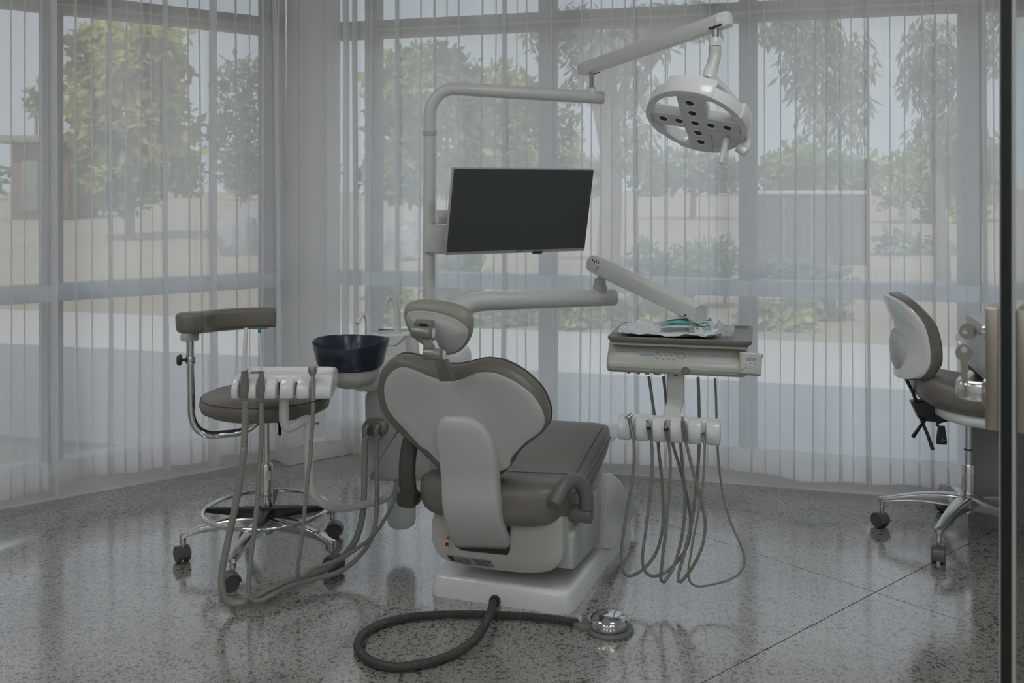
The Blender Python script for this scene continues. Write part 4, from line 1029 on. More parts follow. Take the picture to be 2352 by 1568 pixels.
# ================================================================== POST, SCREEN, OPERATING LAMP
pb = W(988, 900, 3.80)
post = thing('lamp_post', (pb.x, pb.y, 0.62), 'white upright post behind the chair, bent over at the top to carry lamp and screen', 'post')
DP = 3.80
zpost = [W(986.5, 306, DP), W(985, 480, DP), W(983.5, 690, DP), W(983, 900, DP)]
X0 = pb.x
def pv_(px, py): return W(px, py, DP)
xp = W(987, 400, DP).x
lo = [Vector((xp - 0.004, DP, 0.60)), Vector((xp - 0.003, DP, 1.0)), Vector((xp, DP, W(0, 308, DP).z))]
build(MB().tube(lo, 0.0235, 24), 'lower_tube', M['white'], post, angle=60)
build(MB().lathe([(0.0235, -0.004), (0.0265, -0.004), (0.0265, 0.011), (0.0235, 0.013)], Vector((xp, DP, W(0, 308, DP).z)), seg=28), 'collar', M['panel'], post)
up = catmull([Vector((xp, DP, W(0, 312, DP).z)), Vector((xp, DP, W(0, 265, DP).z)), W(994, 237, DP), W(1010, 216, DP), W(1030, 206, 3.805), W(1055, 205, 3.815), W(1140, 210, 3.85), W(1250, 216.5, 3.91), W(1384, 224.5, 3.99)], 6)
build(MB().tube(up, [.0235, .0235, .0235, .0235, .0235, .0250, .0255, .0262], 24), 'bent_tube', M['white'], post, angle=60)
jb = W(1359, 218, 3.975)
build(MB().lathe([(0.023, -0.01), (0.023, 0.002), (0.016, 0.024), (0.013, 0.037), (0.0, 0.038)], jb, seg=20), 'lamp_socket', M['whiteg'], post, bevel=0.0)
# bracket boxes for the screen
br = Pl(W(1000, 548, 3.78), (1, 0.25, 0), (0, 0, 1))
q = br.pxs([(974, 514), (1034, 517), (1034, 584), (974, 580)])
build(MB().prism([br.w(a, b, 0.02) for a, b in (q if area2(q) > 0 else q[::-1])], br.n * -0.05), 'screen_bracket', M['white'], post, bevel=0.008, seg=3)
q = br.pxs([(999, 482), (1034, 482), (1034, 515), (999, 514)])
build(MB().prism([br.w(a, b, 0.012) for a, b in (q if area2(q) > 0 else q[::-1])], br.n * -0.04), 'switch_box', M['whiteg'], post, bevel=0.006, seg=3)
q = br.pxs([(1007, 497), (1028, 498), (1028, 513), (1007, 513)])
build(MB().prism([br.w(a, b, 0.013) for a, b in (q if area2(q) > 0 else q[::-1])], br.n * -0.006), 'switch_flap', M['panel'], post, bevel=0.001)
# screen
TL, TR, BRc, BL = W(1041.5, 386, 3.62), W(1364.5, 389, 3.865), W(1342.5, 576, 3.925), W(1023.5, 586, 3.68)
mn = (TR - TL).cross(BL - TL).normalized()
if mn.y > 0: mn = -mn
mon = thing('monitor', (BL + BRc) / 2, 'flat dark monitor on the white post, switched off', 'monitor')
def mq(a0, a1, b0, b1):
    f = lambda a, b: TL.lerp(TR, a).lerp(BL.lerp(BRc, a), b)
    return [f(a0, b0), f(a1, b0), f(a1, b1), f(a0, b1)]
build(MB().prism(mq(0, 1, 0, 1), mn * -0.022), 'casing', M['bezel'], mon, bevel=0.003)
build(MB().prism([p + mn * 0.0005 for p in mq(0.004, 0.996, 0.008, 0.962)], mn * 0.0012), 'screen', M['screen'], mon, smooth=False, label='dark blank screen')
build(MB().prism([p - mn * 0.022 for p in mq(0.25, 0.75, 0.3, 0.85)], mn * -0.03), 'rear_cover', M['black'], mon, bevel=0.01)
ctr = mq(0.65, 0.65, 1.0, 1.0)[0] - mn * 0.008
build(MB().lathe([(0.022, -0.003), (0.022, 0.004), (0.012, 0.0085), (0.0, 0.0095)], ctr, (0, 0, -1), 20), 'joystick_base', M['black'], mon)
build(MB().tube([W(1030, 548, 3.76), W(1120, 500, 3.775)], 0.018, 14), 'mount', M['white'], mon)
# maker's name on the lower bezel
def text(s, size, origin, xd, yd, m_, name, par, th=0.0003):
    cu = bpy.data.curves.new(name, 'FONT'); cu.body = s; cu.size = size; cu.align_x = 'CENTER'; cu.extrude = th
    ob = bpy.data.objects.new(name + '_tmp', cu)
    me = bpy.data.meshes.new_from_object(ob)
    xd = Vector(xd).normalized(); yd = Vector(yd); yd = (yd - xd * yd.dot(xd)).normalized(); zd = xd.cross(yd)
    Mi = rootm(par).inverted()
    for v in me.vertices:
        v.co = Mi @ (Vector(origin) + xd * v.co.x + yd * v.co.y + zd * v.co.z)
    bpy.data.objects.remove(ob); bpy.data.curves.remove(cu)
    me.materials.clear(); me.materials.append(m_)
    o = bpy.data.objects.new(name, me); COL.objects.link(o); o.parent = par
    return o
text('PHILIPS', 0.0085, mq(0.515, 0.515, 0.992, 0.992)[0] + mn * 0.0006, TR - TL, TL - BL, M['ink'], 'maker_name', mon)

# operating lamp
lamp = thing('operating_lamp', W(1601, 280, 3.42), 'white cross-shaped dental operating lamp on a slanted spring arm', 'operating lamp')
A_, B_ = W(1333, 162, 3.96), W(1677, 42, 3.46)
dr = (B_ - A_).normalized(); sd = dr.cross(Z).normalized(); upv = sd.cross(dr)
prof = [(-.020, -.024), (.020, -.024), (.0235, -.015), (.0235, .012), (.019, .023), (.008, .027), (-.008, .027), (-.019, .023), (-.0235, .012), (-.0235, -.015)]
mb = MB(); ring = lambda p, k: [p + sd * a * k + upv * b * k for a, b in prof]
mb.loft([ring(A_, 0.72), ring(A_ + dr * 0.012, 0.95), ring(A_ + dr * 0.03, 1.0), ring(B_ - dr * 0.045, 1.05)])
sa_ = build(mb, 'spring_arm', M['white'], lamp, angle=30)
mb = MB(); mb.loft([ring(B_ - dr * 0.044, 1.10), ring(B_ - dr * 0.012, 1.10), ring(B_ - dr * 0.002, 0.9), ring(B_, 0.75)])
build(mb, 'arm_cap', M['whiteg'], sa_, angle=30)
pA = A_ + dr * 0.045
build(MB().cyl(W(1359, 199, 3.965), W(1359, 166, 3.955), 0.0095, 16), 'arm_pin', M['steel'], lamp)
build(MB().box(W(1363, 168, 3.95), 0.022, 0.012, 0.003, dr, sd, upv), 'arm_slot_shade', M['dark'], lamp)  # solid dark block, paints the shade in the pin slot
build(MB().cyl(W(1644.5, 58, 3.49), W(1644, 90, 3.49), 0.0115, 16), 'neck_pin', M['steel'], lamp)
build(MB().box(W(1647, 62, 3.48), 0.026, 0.014, 0.003, dr, sd, upv), 'neck_slot_shade', M['dark'], lamp)  # dark block again, slot shade put into its colour
nk = build(MB().tube(catmull(Ws([(1643, 86, 3.49), (1642, 97, 3.49), (1642, 106, 3.49)]), 3), [.0165, .0205, .0215], 20), 'neck_collar', M['whiteg'], lamp, angle=40)
build(MB().tube(catmull(Ws([(1642, 107, 3.49), (1641.5, 130, 3.49), (1636, 152, 3.48), (1630, 168, 3.47)]), 5), [.0220, .0222, .0222, .0225], 20), 'neck', M['white'], lamp, angle=60)
kn = build(MB().tube(Ws([(1633, 160, 3.475), (1628, 178, 3.46), (1624, 184, 3.45)]), [.0235, .0240, .0190], 20), 'neck_joint', M['whiteg'], lamp, angle=40)
# head plane, facing down and towards the camera
eu = Vector((.882, -.442, -.163)).normalized(); ev = Vector((-.302, -.796, .525))
LP = Pl(W(1597.5, 281, 3.42), eu, ev)
def lm(a, b, h): return LP.w(a, b, h)
RO = 0.176; hmb = MB()
# ring: short band
def arcband(m_, r0, r1, h0, h1, a0, a1, n):
    rings = []
    for k in range(n + 1):
        a = math.radians(a0 + (a1 - a0) * k / n); c, s_ = math.cos(a), math.sin(a)
        rings.append([lm(r0 * c, r0 * s_, h0), lm(r1 * c, r1 * s_, h0), lm(r1 * c * 1.01, r1 * s_ * 1.01, (h0 + h1) / 2), lm(r1 * c, r1 * s_, h1), lm(r0 * c, r0 * s_, h1)])
    if abs(a1 - a0) >= 359.9: m_.loft(rings, False, False)
    else: m_.loft(rings)
rg_ = MB(); arcband(rg_, RO - 0.022, RO, -0.045, 0.0, 0, 360, 64); ringo = build(rg_, 'head_ring', M['whiteg'], lamp, angle=35)
def slab(pts, h0, h1, bev=0.006):
    if area2(pts) < 0: pts = pts[::-1]
    return MB().prism([lm(a, b, h0) for a, b in pts], LP.n * (h1 - h0))
head = build(slab([(-.165, -.036), (-.165, .030), (-.06, .034), (.06, .034), (.165, .030), (.165, -.036), (.05, -.042), (-.06, -.040)], -.036, .003), 'head_arm', M['white'], lamp, bevel=0.005, seg=3)
build(slab([(-.040, -.165), (.045, -.165), (.048, -.04), (.046, .165), (-.044, .165), (-.046, 0)], -.034, .0045), 'head_arm', M['white'], lamp, bevel=0.005, seg=3)
# filled quarter on the lower right with the sensor and the handle
qd = [(0.02, -0.02)] + [((RO - 0.006) * math.cos(math.radians(t)), (RO - 0.006) * math.sin(math.radians(t))) for t in range(-88, -4, 7)]
build(slab(qd, -.03, .0015), 'sensor_panel', M['white'], lamp, bevel=0.004)
# thicker pods on the rim
for a0, a1, r1, hh in ((62, 118, RO + 0.006, .018), (-12, 22, RO + 0.006, .012), (172, 216, RO + 0.005, .006), (-118, -60, RO + 0.005, .006)):
    p_ = MB(); arcband(p_, RO - 0.026, r1, -0.05 - hh, 0.003, a0, a1, 10); build(p_, 'rim_pod', M['whiteg'], lamp, bevel=0.004)
for i, (a, b) in enumerate([(-.114, .002), (-.057, .001), (0, 0), (.057, -.001), (.114, -.002), (.0, .058), (.0, .116), (.002, -.058), (.003, -.114)]):
    # cups along the two arms, measured in the head's own plane
    c = lm(a, b, 0.0055)
    cup = build(MB().lathe([(0.0195, -0.002), (0.0195, 0.0012), (0.0178, 0.0018), (0.0165, 0.0004), (0.012, -0.002), (0.0, -0.003)], c, LP.n, 24), 'led_cup', M['whiteg'], lamp)
    build(MB().lathe([(0.0135, 0.0), (0.012, 0.0008), (0.0, 0.001)], c + LP.n * 0.0 + LP.ev * 0.003, LP.n, 20), 'led_lens', M['dark'], cup)
hp0, hp1 = W(1668, 322, 3.38), W(1656, 375, 3.36)
build(MB().tube([lm(*LP.px(1669, 321), -0.004), hp0, hp1], [.013, .0118, .0095], 16), 'handle', M['whiteg'], lamp, bevel=0.002)
build(MB().cyl(W(1694, 338, 3.40), W(1715, 351, 3.385), .0165, 20), 'side_knob', M['whiteg'], lamp, bevel=0.003, bang=50)
build(MB().prism([lm(*LP.px(x, y), 0.0012) for x, y in ((1626, 309), (1634, 307), (1640, 345), (1632, 348))], LP.n * 0.003), 'sensor_slot', M['panel'], lamp, bevel=0.001)
# yoke from the neck over to the right of the head
yk = catmull(Ws([(1629, 176, 3.455), (1648, 190, 3.47), (1672, 214, 3.49), (1695, 246, 3.50), (1712, 285, 3.48), (1716, 320, 3.44), (1709, 344, 3.40)]), 5)
build(MB().sweep(yk, rrect(0.020, 0.034, 0.006, 3), (0.2, 0.75, 0.6)), 'yoke', M['whiteg'], lamp, angle=40)

# ================================================================== DELIVERY TABLE
TF = Frame(0.545, 3.29, 14.2)
TX, TY = TF.ex, TF.ey
dt = thing('delivery_table', (TF.o.x, TF.o.y + 0.1, 0.76), 'white dentist delivery table with control panel on a jointed arm, right of the chair', 'delivery table', TF.deg)
# lower tube arm and spring arm
ta = catmull(Ws([(1000, 745, 3.74), (1040, 722, 3.75), (1065, 704, 3.76), (1095, 693, 3.77), (1150, 690, 3.79), (1250, 687.5, 3.85), (1411, 682.5, 3.97)]), 6)
build(MB().tube(ta, [.040, .0405, .040, .0385, .037, .035, .0335], 24), 'tube_arm', M['white'], dt, angle=60)
jp = W(1378, 668, 3.945)
build(MB().lathe([(.0285, -.02), (.0285, .022), (.024, .026), (.023, .046), (.019, .050), (0, .050)], jp, seg=24), 'arm_joint', M['offwhite'], dt, angle=40)
build(MB().cyl(W(1379, 642, 3.94), W(1379, 622, 3.94), .012, 16), 'joint_pin', M['steel'], dt)
A2, B2 = W(1358, 604, 3.98), W(1610, 722, 3.40)
d2 = (B2 - A2).normalized(); s2_ = d2.cross(Z).normalized(); u2 = s2_.cross(d2)
p2 = [(-.026, -.024), (-.012, -.033), (.012, -.033), (.026, -.024), (.030, 0), (.026, .024), (.014, .035), (0, .038), (-.014, .035), (-.026, .024), (-.030, 0)]
mb = MB(); mb.loft([[A2 + s2_ * a * .8 + u2 * b * .8 for a, b in p2], [A2 + d2 * .012 + s2_ * a * .95 + u2 * b * .95 for a, b in p2], [A2 + d2 * .05 + s2_ * a + u2 * b for a, b in p2], [B2 - d2 * 0.006 + s2_ * a * 1.0 + u2 * b * 1.0 for a, b in p2], [B2 + s2_ * a * .96 + u2 * b * .96 for a, b in p2]])
ta2 = build(mb, 'spring_arm', M['white'], dt, angle=35)
# small print and screw holes on the arm's upper end and a mark at its lower end
PA2 = Pl(A2 + d2 * 0.3 - s2_ * 0.0 , d2, u2)
sgn = 1 if PA2.n.y < 0 else -1
def arm_mark(x, y, w_, h_, nm='print_mark'):
    pl = Pl(A2 + PA2.n * sgn * 0.0305, d2, u2)
    a, b = pl.px(x, y); c = pl.w(a, b, 0)
    build(MB().box(c, w_, h_, 0.0015, pl.eu, pl.ev, pl.n), nm, M['ink'], ta2)
arm_mark(1373, 614, 0.0035, 0.0022, 'screw_slot'); arm_mark(1364, 617, 0.0016, 0.0016, 'screw_hole'); arm_mark(1369.5, 619.5, 0.0016, 0.0016, 'screw_hole'); arm_mark(1573.5, 724, 0.002, 0.003)
for k in range(4): arm_mark(1361 + 4.5 * k, 597 + 1.5 * k + (k % 2) * 2, 0.0012, 0.004)
build(MB().cyl(W(1590, 735, 3.44), W(1590, 775, 3.44), .016, 16), 'table_pin', M['steel'], dt)
# table body: profile swept across
prof = [(.00, .766), (-.018, .768), (-.030, .778), (-.033, .795), (-.027, .806), (-.012, .814), (.030, .852), (.036, .862), (.33, .862), (.35, .84), (.33, .775), (.28, .766)]
mb = MB(); ks = [(-.230, .90), (-.224, .97), (-.215, 1.0), (.215, 1.0), (.224, .97), (.230, .90)]
mb.loft([[TF.w(u, .15 + (v - .15) * k, .81 + (z - .81) * k) for v, z in prof] for u, k in ks])
body = build(mb, 'body', M['offwhite'], dt, angle=35)
# sloping control panel
PN = Pl(TF.w(0, -.012, .814), TX, TY * .042 + Z * .038)
PN = Pl(PN.o + PN.n * (0.0005 if PN.n.y < 0 else -0.0005), PN.eu, PN.ev)
assert PN.n.y < 0
def z5(x, y): return (1340 + x / 5.227, 700 + y / 5.227)
def panel(pts, nm, m_, th=0.001, off=0.0, par=None):
    pl = Pl(PN.o + PN.n * off, PN.eu, PN.ev)
    return decal(pl, [z5(*p) for p in pts], nm, m_, par or body, th)
panel([(372, 545), (1262, 552), (1270, 600), (1255, 668), (1240, 676), (365, 652)], 'control_overlay', M['panel'])
panel([(395, 556), (662, 560), (655, 630), (392, 622)], 'display', M['lcd'], 0.001, .001)
panel([(398, 556), (662, 560), (661, 568), (398, 564)], 'display_edge', M['lcdd'], 0.0006, .0018)
pp = Pl(PN.o + PN.n * .001, PN.eu, PN.ev)
def oval(x, y, rx, rz, nm='key'):
    a, b = pp.px(*z5(x, y)); c = pp.w(a, b, 0)
    k = build(MB().pillow([(p, q_) for p, q_ in rrect(rx * 2, rz * 2, rz * .95, 4)], [(0, -.0005), (0, .0008), (.0006, .0012)], lambda p, q_, h: c + pp.eu * p + pp.ev * q_ + pp.n * h), nm, M['lcd'], body)
    o = rrect(rx * 2, rz * 2, rz * .95, 4)
    build(MB().tube([c + pp.eu * p + pp.ev * q_ + pp.n * .0008 for p, q_ in o], 0.0004, 4, closed=True), 'key_outline', M['ink'], k)
    build(MB().box(c + pp.n * .0013, rx * .35, rz * .3, .0002, pp.eu, pp.ev, pp.n), 'key_symbol', M['ink'], k, smooth=False)
for p in ((910, 562), (980, 566), (1043, 567), (1107, 569), (928, 604), (992, 606), (1058, 608), (893, 645), (960, 648), (1025, 650), (1090, 652)): oval(*p, .0062, .0036)
a, b = pp.px(*z5(1178, 612)); c = pp.w(a, b, 0)
build(MB().tube([c + pp.eu * p + pp.ev * q_ + pp.n * .0006 for p, q_ in ellipse(.0125, .0125, 8, math.pi / 8)], .0008, 5, closed=True), 'pad_ring', M['ink'], body)
for da, db in ((0, 0), (.0125, 0), (-.0125, 0), (0, .0125), (0, -.0125)):
    build(MB().lathe([(.0040, -.0004), (.0040, .0010), (.0030, .0014), (0, .0014)], c + pp.eu * da + pp.ev * db, pp.n, 16), 'pad_key', M['lcd'], body)
    build(MB().box(c + pp.eu * da + pp.ev * db + pp.n * .0015, .0013, .0011, .0002, pp.eu, pp.ev, pp.n), 'key_symbol', M['ink'], body, smooth=False)
for k in range(9):
    panel([(692 + 17 * k, 598), (704 + 17 * k, 598.3), (704 + 17 * k, 603), (692 + 17 * k, 602.6)], 'panel_print', M['ink'], 0.0003, .001)
for x, y in ((884, 580), (872, 628)): panel([(x - 8, y - 4), (x + 8, y - 4), (x + 6, y + 4), (x - 8, y + 4)], 'panel_print', M['ink'], 0.0003, .001)
panel([(1345, 556), (1785, 566), (1775, 705), (1335, 690)], 'side_recess', M['panel'], 0.0008)
panel([(1350, 610), (1778, 622), (1778, 626), (1350, 614)], 'recess_line', M['lcdd'], 0.0003, .0008)
PF = Pl(TF.w(0, -.034, .79), TX, Z)
disc(PF, *z5(1227, 790), 0.0125, 'air_knob', M['bracket'], body, 0.014, prof=[(.0125, -.004), (.0125, .006), (.0105, .009), (.0095, .006), (.0065, .006), (.006, .010), (0, .011)])
for x, r_, m_ in ((543, .006, 'dark'), (660, .006, 'dark'), (765, .009, 'offwhite'), (885, .0135, 'offwhite'), (1107, .006, 'dark')):
    u = TF.plane_v(0.02).px(*z5(x, 825))[0]
    build(MB().lathe([(r_, 0), (r_, -.008), (r_ * .8, -.011), (0, -.011)], TF.w(u, .02, .768), seg=16), 'valve_knob', M[m_], body)
build(MB().prism([TF.w(-.222, -.0310, .7865), TF.w(.222, -.0310, .7865), TF.w(.222, -.0318, .7875), TF.w(-.222, -.0318, .7875)], TY * -0.0022), 'groove_line', M['panel'], body, smooth=False)
# keypad pod
PK = Pl(W(1724, 836, 3.20), TX + Z * -0.05, TY * .42 + Z * .9)
ko = PK.pxs([(1702, 807), (1750, 811), (1750, 822), (1748, 857), (1740, 860), (1700, 856), (1698, 850), (1699, 815)])
pod = build(MB().pillow(smooth2(ko, 3), [(.006, -.024), (0, -.018), (0, -.004), (.002, 0), (.005, .001)], lambda a, b, h: PK.w(a, b, h), c1=[(.5, .001)], c0=[(.5, -.024)]), 'keypad', M['offwhite'], dt, angle=45)
PK1 = Pl(PK.o + PK.n * .0015, PK.eu, PK.ev)
decal(PK1, [(1707, 812), (1744, 815), (1741, 848), (1706, 844)], 'keypad_overlay', M['panel'], pod, .0004)
PK2 = Pl(PK.o + PK.n * .0021, PK.eu, PK.ev)
decal(PK2, [(1714, 820), (1738, 821.5), (1738, 830), (1714, 828.5)], 'keypad_display', M['lcdd'], pod, .0003)
decal(PK2, [(1720, 816), (1732, 816.8), (1732, 817.8), (1720, 817)], 'keypad_print', M['ink'], pod, .0002)
for i, (x, y) in enumerate(((1714.5, 834), (1724, 835), (1733.5, 836), (1714, 840.5), (1723.5, 841.5), (1733, 842.5))):
    a, b = PK2.px(x, y); c = PK2.w(a, b, 0)
    build(MB().lathe([(.0050, 0), (.0045, .0010), (0, .0012)], c, PK2.n, 16), 'keypad_key', M['lcd'], pod)
    build(MB().box(c + PK2.n * .0013, .0018, .0012, .0002, PK2.eu, PK2.ev, PK2.n), 'key_symbol', M['ink'], pod, smooth=False)
build(MB().box(TF.w(.238, -.01, .80), .014, .012, .016, TX, TY), 'keypad_stub', M['black'], dt, bevel=.003)
# tray on top
def tzz(u, v, z): return TF.w(u, v, z)
mb = MB(); to_ = [(a + .010, b + .170) for a, b in rrect(.475, .385, .022, 5)]
mb.pillow(to_, [(.012, .864), (.012, .868), (.004, .872), (0, .877), (0, .884), (.003, .8865), (.011, .8865), (.020, .879)], lambda a, b, h: TF.w(a, b, h), c0=[(.5, .864)], c1=[(.9, .8785), (.05, .8785)])
tray = thing('instrument_tray', TF.w(0, .17, .863), 'taupe instrument tray lying on the delivery table', 'tray', TF.deg)
build(mb, 'dish', M['traym'], tray, angle=45)
build(MB().box(TF.w(.006, .165, .8615), .226, .178, .0035, TX, TY), 'top_edge', M['offwhite'], dt, bevel=.002)
# crumpled tray paper
def sheet(name, u0, u1, v0, v1, z, amp, fr, mt, seed, par, nu=26, nv=20, edge=0.0):
    m_ = MB(); off = Vector((seed * 7.3, seed * 3.1, 0)); vs_ = []; fs = []
    for j in range(nv + 1):
        for i in range(nu + 1):
            a, b = i / nu, j / nv
            n1 = abs(noise.noise(Vector((a * fr, b * fr, 0)) + off)); n2 = noise.noise(Vector((a * fr * 2.3, b * fr * 2.3, 3)) + off)
            e = max(0, 1 - min(a, 1 - a, b, 1 - b) * 7)
            vs_.append(TF.w(u0 + (u1 - u0) * (a + .03 * n2), v0 + (v1 - v0) * (b + .03 * n1), z + amp * n1 + amp * .4 * abs(n2) + edge * e * (0.5 + n1)))
    for j in range(nv):
        for i in range(nu):
            k = j * (nu + 1) + i; fs.append((k, k + 1, k + nu + 2, k + nu + 1))
    m_.add(vs_, fs); return build(m_, name, mt, par, angle=25)
pap = thing('tray_paper', TF.w(-.03, .16, .879), 'crumpled white paper liner spread over the tray', 'paper', TF.deg)
sheet('paper_sheet', -.195, .13, .004, .30, .881, .016, 3.2, M['paper'], 1, pap, edge=.014)
film = thing('plastic_film', TF.w(.15, .15, .88), 'crinkled clear plastic film heaped on the right of the tray', 'film', TF.deg)
sheet('film_sheet', .055, .185, .03, .27, .886, .040, 5.0, M['film'], 2, film)
wr_ = thing('plastic_film', TF.w(-.15, .15, .88), 'crinkled clear plastic wrapper at the left end of the tray', 'film', TF.deg)
sheet('film_sheet', -.21, -.06, .02, .24, .888, .030, 4.0, M['film'], 5, wr_)
def pouch(u, v, z, rot, l, w_, m1, m2, label, nm='sterile_pouch'):
    c = TF.w(u, v, z); t = thing(nm, c, label, 'pouch', TF.deg, 'pouches on the tray')
    ax = TX * math.cos(rot) + TY * math.sin(rot); ay = TX * -math.sin(rot) + TY * math.cos(rot)
    rings = []
    for k in range(9):
        s_ = -1 + 2 * k / 8; th = 0.0015 + 0.0055 * (1 - s_ * s_)
        rings.append([c + ax * l / 2 * s_ + ay * a * w_ / 2 + Z * (b * th + th) for a, b in ((-1, 0), (-.5, -.8), (.5, -.8), (1, 0), (.5, .9), (-.5, .9))])
    build(MB().loft(rings), 'film_bag', m1, t, angle=60)
    build(MB().box(c + ax * l * .44 + Z * .0025, l * .07, w_ * .5, .0022, ax, ay), 'seal_strip', m2, t, bevel=.0005)
pouch(.02, .17, .898, .04, .17, .075, M['pouch'], M['teal'], 'pale green sterile pouch, lowest on the tray pile')
pouch(.012, .18, .910, -.10, .16, .07, M['teal'], M['pouch'], 'teal sterile pouch in the middle of the tray pile')
pouch(.03, .20, .923, .08, .15, .06, M['pouch'], M['blue'], 'pale pouch with a blue seal on top of the tray pile')
# bracket and holder bar
bk_ = catmull([TF.w(u, v, z) for u, v, z in ((-.003, .035, .775), (-.003, .035, .70), (-.004, .030, .665), (-.012, .008, .635), (-.016, -.004, .61))], 5)
build(MB().sweep(bk_, rrect(.056, .014, .005, 3), TY), 'holder_bracket', M['white'], dt, angle=45)
hzc = .583
def barx(px): return TF.plane_v(-.02).px(px, 990)[0]
ub0, ub1 = barx(1421), barx(1655)
bprof = [(.035, .012), (.035, -.02), (.010, -.040), (-.006, -.040), (-.006, .030), (.006, .040), (.022, .038)]
bb = build(MB().loft([[TF.w(u, v * k, hzc + z * k) for v, z in bprof] for u, k in ((ub0, .8), (ub0 + .008, 1), (ub1 - .008, 1), (ub1, .8))]), 'holder_bar', M['whiteg'], dt, bevel=.004, seg=3)
segs = [(1420, 1450), (1460, 1491), (1498, 1530), (1539, 1570), (1580, 1612), (1622, 1655)]
fprof = [(.0, -.040), (-.026, -.041), (-.036, -.030), (-.040, -.008), (-.036, .014), (-.022, .032), (.0, .040)]
for k, (x0, x1) in enumerate(segs):
    u0, u1 = barx(x0), barx(x1)
    build(MB().prism([TF.w(u0, v, hzc + z) for v, z in fprof], TX * (u1 - u0)), 'holder_finger', M['whiteg'], dt, bevel=.006, seg=3)
# five handpieces with looping hoses
def z6(l, d0, d1, dm):
    """front strand at d0, lowest point dm, rear strand d1"""
    ys = [y for _, y in l]; im = ys.index(max(ys)); out = []
    for i, (x, y) in enumerate(l):
        if i <= im: d = d0 + (dm - d0) * (i / max(1, im)) ** 1.5
        else: d = dm + (d1 - dm) * ((i - im) / (len(l) - 1 - im)) ** 0.8
        out.append((1380 + x / 3.4844, 920 + y / 3.4844, d))
    return out
fd_ = lambda x: (TF.o.y - .045 * TY.y) + ((x - 1176) / F * 3.24 - TF.o.x) * TX.y / TX.x   # depth of the bar's front at column x
def z5d(l, d): return [(1340 + x / 5.227, 700 + y / 5.227, d) for x, y in l]
HS = [
 ([(265, 300), (266, 500), (242, 700), (206, 900), (176, 1100), (162, 1280), (182, 1372), (225, 1402), (290, 1380), (352, 1335), (430, 1240), (480, 1100), (500, 950), (495, 750), (480, 550), (465, 420), (455, 300), (440, 200)], [(850, 1310), (818, 1080), (785, 860)], .0054),
 ([(402, 310), (412, 420), (408, 600), (390, 800), (365, 1000), (340, 1180), (334, 1300), (364, 1378), (420, 1403), (490, 1385), (562, 1338), (645, 1245), (702, 1130), (718, 980), (710, 870), (670, 680), (622, 500), (590, 400), (565, 300), (540, 200)], [(1005, 1290), (985, 1080), (962, 860)], .0054),
 ([(543, 330), (555, 450), (552, 650), (535, 850), (520, 1050), (500, 1200), (485, 1350), (480, 1425), (497, 1453), (532, 1418), (582, 1330), (632, 1170), (662, 1000), (676, 800), (660, 600), (648, 450), (640, 360), (640, 220)], [(1100, 1290), (1095, 1080), (1090, 870)], .0054),
 ([(680, 325), (710, 450), (752, 620), (802, 800), (830, 930), (835, 1020), (815, 1150), (762, 1280), (692, 1390), (640, 1448), (618, 1440), (625, 1375), (660, 1250), (702, 1080), (732, 950), (762, 700), (780, 500), (787, 370), (788, 220)], [(1392, 1350), (1385, 1080), (1376, 870)], .0054),
 ([(832, 345), (828, 500), (815, 680), (785, 880), (750, 1050), (720, 1230), (702, 1350), (706, 1430), (742, 1475), (800, 1485), (900, 1468), (1010, 1438), (1092, 1395), (1145, 1325), (1150, 1245), (1110, 1130), (1042, 980), (987, 800), (957, 620), (940, 450), (934, 350), (930, 220)], [(1598, 1360), (1590, 1080), (1580, 880)], .0038),
]
LAB = ['three-way syringe with a metal head, first handpiece from the chair', 'black-banded handpiece connector, second from the chair', 'black-banded handpiece connector, third from the chair', 'grey micromotor handpiece, fourth from the chair', 'short brass-nosed connector, farthest from the chair']
NM = ['syringe_handpiece', 'turbine_connector', 'turbine_connector', 'micromotor_handpiece', 'brass_connector']
ax6 = [[(228, 128), (243, 215), (262, 305)], [(372, 158), (386, 240), (401, 312)], [(513, 166), (527, 250), (543, 332)], [(652, 128), (664, 230), (680, 328)], [(820, 262), (826, 305), (832, 350)]]
